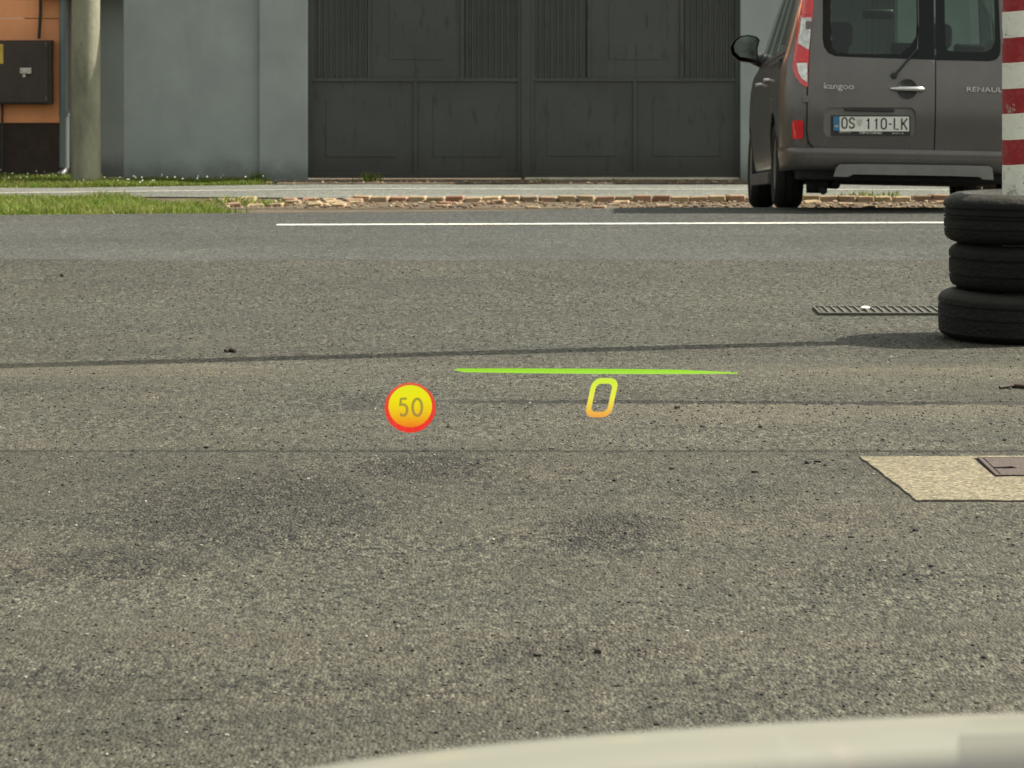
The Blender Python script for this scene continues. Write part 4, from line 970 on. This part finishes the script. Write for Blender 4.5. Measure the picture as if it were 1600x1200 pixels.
# wiper
wp = B(); p1 = P(1395, 118); p2 = P(1431, 77); p3 = P(1434, 40); p4 = P(1435, -30)
wp.lathe([(.001, -.03), (.02, -.028), (.024, -.0), (.024, .01)], (p1[0], surf_y(*p1)-.002, p1[1]), 'y', 18)
wp.tube([(q[0], surf_y(*q)-e, q[1]) for q, e in ((p1, .026), (p2, .026), (p3, .022), (p4, .02))], [.010, .007, .005, .004], 8); wp.build('wiper', 'black', D1, 50)
# tail lamps
for s in (-1, 1):
    mp = (lambda s: lambda u, z, d: (s*(-u), surf_y(u, z)-d, z))(s)
    oq = [P(*p) for p in ((1273.5, -38), (1258, -38), (1251, 5), (1244.5, 50), (1238.5, 90), (1237, 106), (1241, 119), (1248.5, 130), (1256, 135), (1260, 135.5), (1260.2, 108), (1262.5, 80), (1266.8, 40), (1269.5, 15))]
    if True:
        f = lambda u, z, d, mp=mp: mp(u, z, d)
        hs = panel('tail_lamp', oq, [], f, .03, 'redlens', van, .02, lift=.012)
        for nm, mt, pts in (('upper_lens', 'redlens', ((1255, -34), (1251.5, 21), (1268, 20.5), (1272, -34))), ('reversing_lens', 'clearlens', ((1250.5, 26), (1246, 66), (1251, 70), (1262, 77.5), (1264.5, 60), (1267.2, 26))),
                            ('brake_lens', 'redlens', ((1245.5, 69), (1242.8, 95.5), (1259, 95.5), (1260.5, 79), (1254, 76))), ('lower_lens', 'clearlens', ((1243, 98), (1245.5, 112), (1251, 123), (1258.8, 128), (1259.2, 98)))):
            panel(nm, [P(*p) for p in pts], [], f, .004, mt, hs, .02, lift=.0185)
# corner seam between wing and bumper shoulder
for s in (-1, 1):
    q = [P(*p) for p in ((1236, 169.5), (1258, 170.5), (1258, 171.8), (1236, 170.8))]; panel('wing_seam', [(abs(a)*s, c) for a, c in q], [], rmap, .003, 'under', van, .05, lift=.002)
# underbody, exhaust, axle
B().box(-.78, .78, .12, 4.0, .20, .34).box(-.60, .60, 3.2, 3.9, .34, .9).build('underbody', 'under', van, None, .02)
B().box(-.88, -.55, 1.15, 3.05, .2, .40).box(.55, .88, 1.15, 3.05, .2, .40).box(-.6, .6, 1.8, 1.9, .24, .3).build('floor_side', 'under', van)
ex = B(); ex.tube([(-.70, .34, .17), (-.56, .34, .17)], [.06, .06], 16); ex.tube([(-.60, .34, .16), (-.60, .16, .12)], .022, 10); ex.tube([(-.5, .3, .17), (-.48, 2.6, .19)], .03, 10); ex.build('exhaust', 'under', van, 40)
B().box(-.72, .72, .69, .79, .20, .30).build('rear_axle', 'under', van, None, .02)
for (yy) in (.75, 3.45):
    for s in (-1, 1):
        wh = bpy.data.objects.new('wheel', None); wh.location = (s*.805, yy, .312); link(wh, van)
        hwid = .098; pf_ = [(.19, -hwid*.8), (.23, -hwid), (.275, -hwid), (.302, -hwid*.78), (.313, -hwid*.5), (.3155, -.035), (.309, -.031), (.309, -.025), (.3155, -.021), (.3155, .021), (.309, .025), (.309, .031), (.3155, .035), (.313, hwid*.5), (.302, hwid*.78), (.275, hwid), (.23, hwid), (.19, hwid*.8)]
        B().lathe(pf_, (0, 0, 0), 'x', 64, True).build('tyre', 'tyre_van', wh, 35)
        rim = B(); rim.lathe([(.195, s*.07), (.19, s*.085), (.17, s*.075), (.165, s*.02), (.06, s*.05), (.045, s*.075), (.001, s*.08)], (0, 0, 0), 'x', 40)
        rim.build('rim', 'silver', wh, 30)
    # wheel wells
    B().box(-.70, -.66, yy-.38, yy+.38, .30, .75).box(.66, .70, yy-.38, yy+.38, .30, .75).box(-.9+.02, -.70, yy-.38, yy+.38, .68, .72).box(.70, .88, yy-.38, yy+.38, .68, .72).build('wheel_well', 'under', van)
# cabin
def seat(x, y, wdt, h0=.62, h1=1.17, head=True, nm='front_seat'):
    s = B().box(x-wdt/2, x+wdt/2, y-.06, y+.08, h0, h1).box(x-wdt/2, x+wdt/2, y+.08, y+.55, h0-.1, h0+.12)
    st = s.build(nm, 'seat', van, 50, .045, 4)
    if head:
        B().box(x-.125, x+.125, y-.07, y+.03, h1+.04, h1+.23).build('headrest', 'seat', st, 50, .05, 5); B().tube([(x-.05, y-.02, h1-.02), (x-.05, y-.02, h1+.07)], .006, 6).tube([(x+.05, y-.02, h1-.02), (x+.05, y-.02, h1+.07)], .006, 6).build('headrest_post', 'chrome', st)
    return st
seat(-.37, 1.95, .50, head=True); seat(.37, 1.95, .50, head=True)
seat(-.40, .95, .48, .60, 1.09, False, 'rear_bench'); seat(.25, .95, .80, .60, 1.09, False, 'rear_bench')
for xx_ in (-.48, .05, .5): B().box(xx_-.115, xx_+.115, .93, .99, 1.11, 1.20).build('headrest', 'seat', van, 50, .025, 3)
B().box(-.74, .74, 2.75, 3.1, .8, 1.09).build('dashboard', 'dash', van, 50, .04)
B().lathe([(.19, -.012), (.202, 0), (.19, .012), (.178, 0)], (0, 0, 0), 'y', 32, True).build('steering_wheel', 'black', van, 60).location = (-.37, 2.62, 1.06)
B().box(-.12, .12, 2.50, 2.53, 1.46, 1.54).build('interior_mirror', 'black', van, 50, .02)
# cabin floor and roof lining
B().box(-.80, .80, .08, 3.1, .345, .37).build('cabin_floor', 'under', van)

# ------------------------------------------------------------------ the observer's own car: bonnet in front of the lens, dashboard edge
own = empty('own_car', (.55, 1.6, 0)); tag(own, 'out of focus pale car bonnet along the bottom edge of the view', 'car')
V = []; ny, nx = 26, 40
bprof = [(.95, .985), (1.2, .975), (1.5, .958), (1.8, .934), (2.0, .912), (2.12, .898), (2.2, .886), (2.26, .872), (2.31, .850), (2.345, .815), (2.36, .76), (2.365, .70)]
for (y, z) in bprof:
    for k in range(nx+1):
        a = -1+2*k/nx; x = .55+a*.84; V.append((x, y-.03*a*a-.05*a**6, z+.0058-.044*a*a-.015*a**8))
Fc = [(i*(nx+1)+k, i*(nx+1)+k+1, (i+1)*(nx+1)+k+1, (i+1)*(nx+1)+k) for i in range(len(bprof)-1) for k in range(nx)]
local_parent(mesh('bonnet', V, Fc, 'bonnet', None, 170), own)
# added thin grey sheet, darker than the bonnet beneath; dashboard top, front end
V = []
for (y, z) in ((1.5, .958), (1.8, .934), (2.0, .912), (2.05, .9061)):
    for k in range(9): x = .1394*y+.5*k/8; a = (x-.55)/.84; V.append((x, y-.03*a*a, z+.0058-.046*a*a+.0005))
V += [(x, y, z-.004) for x, y, z in V]; n = 9
Fc = [(i*n+k, i*n+k+1, (i+1)*n+k+1, (i+1)*n+k) for i in range(3) for k in range(8)]
V = V[:36]
local_parent(mesh('bonnet_grey_sheet', V, Fc, 'bonnet_grey', None, 30), own)
local_parent(B().box(-.27, 1.37, 1.0, 2.2, .35, .78).box(-.22, 1.32, 2.25, 2.36, .30, .70).build('front_end', 'bonnet', None, 50, .06, 4), own)
V = []
for (y, z) in ((.62, 1.05), (.70, 1.192), (.76, 1.1952), (.86, 1.163), (.98, 1.02)):
    for k in range(13): a = -1+2*k/12; V.append((.35+a*.7, y-.04*a*a, z+.05*(.35+a*.7-.12)))
local_parent(mesh('dashboard', V, [(i*13+k, i*13+k+1, (i+1)*13+k+1, (i+1)*13+k) for i in range(4) for k in range(12)], 'dash', None, 170), own)

# ------------------------------------------------------------------ head-up display image: glowing symbols that float ahead of the windscreen
HD = 6.5
def hp(px, py): x, z = at(px, py, HD); return x, z
zt, zb = hp(0, 598)[1], hp(0, 677)[1]
def hz(py): return hp(0, py)[1]
M['hud_red'] = hudmat('display_red', [(0, (1.0, .015, .01)), (.25, (1.0, .03, .012)), (.6, (.95, .05, .02)), (1, (.90, .12, .05))], zb, zt, .86)
M['hud_yellow'] = hudmat('display_yellow', [(0, (1.0, .16, .0)), (.2, (1.0, .42, .0)), (.45, (1.0, .70, .0)), (.7, (1.0, .90, .0)), (1, (.90, .95, .0))], hz(670), hz(603), .90)
M['hud_digit'] = hudmat('display_dim_digit', [(0, (.34, .23, .07)), (1, (.25, .24, .05))], hz(651), hz(621), .8)
M['hud_speed'] = hudmat('display_speed', [(0, (1.0, .40, .06)), (.2, (1.0, .62, .08)), (.45, (1.0, .95, .08)), (.75, (.85, 1.0, .06)), (1, (.68, .95, .06))], hz(652), hz(589), .92)
M['hud_green'] = hudmat('display_green', [(0, (.55, .92, .12)), (.5, (.42, .90, .03)), (1, (.34, .72, .04))], hz(586), hz(575), .88)
def hring(pts_o, pts_i=None, name='x', mat='hud_red', parent=None, y=HD):
    if pts_i is None: return mesh(name, [(hp(*p)[0], y, hp(*p)[1]) for p in pts_o], [tuple(range(len(pts_o)))], mat, parent)
    n = len(pts_o); V = [(hp(*p)[0], y, hp(*p)[1]) for p in pts_o]+[(hp(*p)[0], y, hp(*p)[1]) for p in pts_i]
    return mesh(name, V, [(k, (k+1) % n, n+(k+1) % n, n+k) for k in range(n)], mat, parent)
N = 72
def circ(cx, cy, r, ry_=None): return [(cx+r*math.cos(2*math.pi*k/N), cy+(ry_ or r)*math.sin(2*math.pi*k/N)) for k in range(N)]
sg = empty('speed_limit_symbol', (0, 0, 0)); tag(sg, 'glowing round red rimmed speed limit 50 symbol of the head-up display', 'display symbol', 'head-up display symbols')
hring(circ(640.8, 637, 39.8, 39.2), circ(641, 634.8, 34, 33), 'rim', 'hud_red', sg); hring(circ(641, 634.8, 34, 33), None, 'disc', 'hud_yellow', sg)
def hstroke(path, th_, name, mat, parent, y):
    pts = [Vector(p) for p in path]; n = len(pts); V = []
    closed = path[0] == path[-1]
    for i, p in enumerate(pts):
        if closed: d = (pts[1]-pts[-2]).normalized() if i in (0, n-1) else (pts[i+1]-pts[i-1]).normalized()
        else: d = (pts[min(i+1, n-1)]-pts[max(i-1, 0)]).normalized()
        nr = Vector((-d.y, d.x))*th_/2; V += [p+nr, p-nr]
    return mesh(name, [(hp(v.x, v.y)[0], y, hp(v.x, v.y)[1]) for v in V], [(2*i, 2*i+1, 2*i+3, 2*i+2) for i in range(n-1)], mat, parent)
hstroke([(635.5, 622.5), (626.5, 622.8), (625.5, 634), (629, 631.8), (632.5, 632.3), (635.6, 635.5), (636.3, 640), (635.5, 645), (632.5, 648.6), (628.8, 649), (625.3, 646.5)], 4.3, 'digit', 'hud_digit', sg, HD-.003)
z_ = [(652+7.3*math.cos(2*math.pi*k/28), 636+13.2*math.sin(2*math.pi*k/28)) for k in range(28)]; hstroke(z_+[z_[0]], 4.3, 'digit', 'hud_digit', sg, HD-.003)
sy = empty('speed_readout', (0, 0, 0)); tag(sy, 'glowing slanted yellow zero, the speed readout of the head-up display', 'display symbol', 'head-up display symbols')
def slant(P_, k=.30, cy=621): return [(x+(cy-y)*k, y) for x, y in P_]
oz = rrect(919.5, 961, 590.5, 652, 14, 8); iz = rrect(927.5, 953, 599.5, 643.5, 7.5, 8)
hring(slant(oz, .22), slant(iz, .22), 'digit', 'hud_speed', sy)
gl_ = empty('guide_line', (0, 0, 0)); tag(gl_, 'long thin glowing green line of the head-up display', 'display symbol', 'head-up display symbols')
hring([(709, 578), (715, 575.4), (800, 575.2), (930, 575.9), (1060, 577.6), (1153, 581.9), (1153, 583.8), (1060, 584.4), (930, 584.2), (800, 582.8), (725, 581.4)], None, 'bar', 'hud_green', gl_)
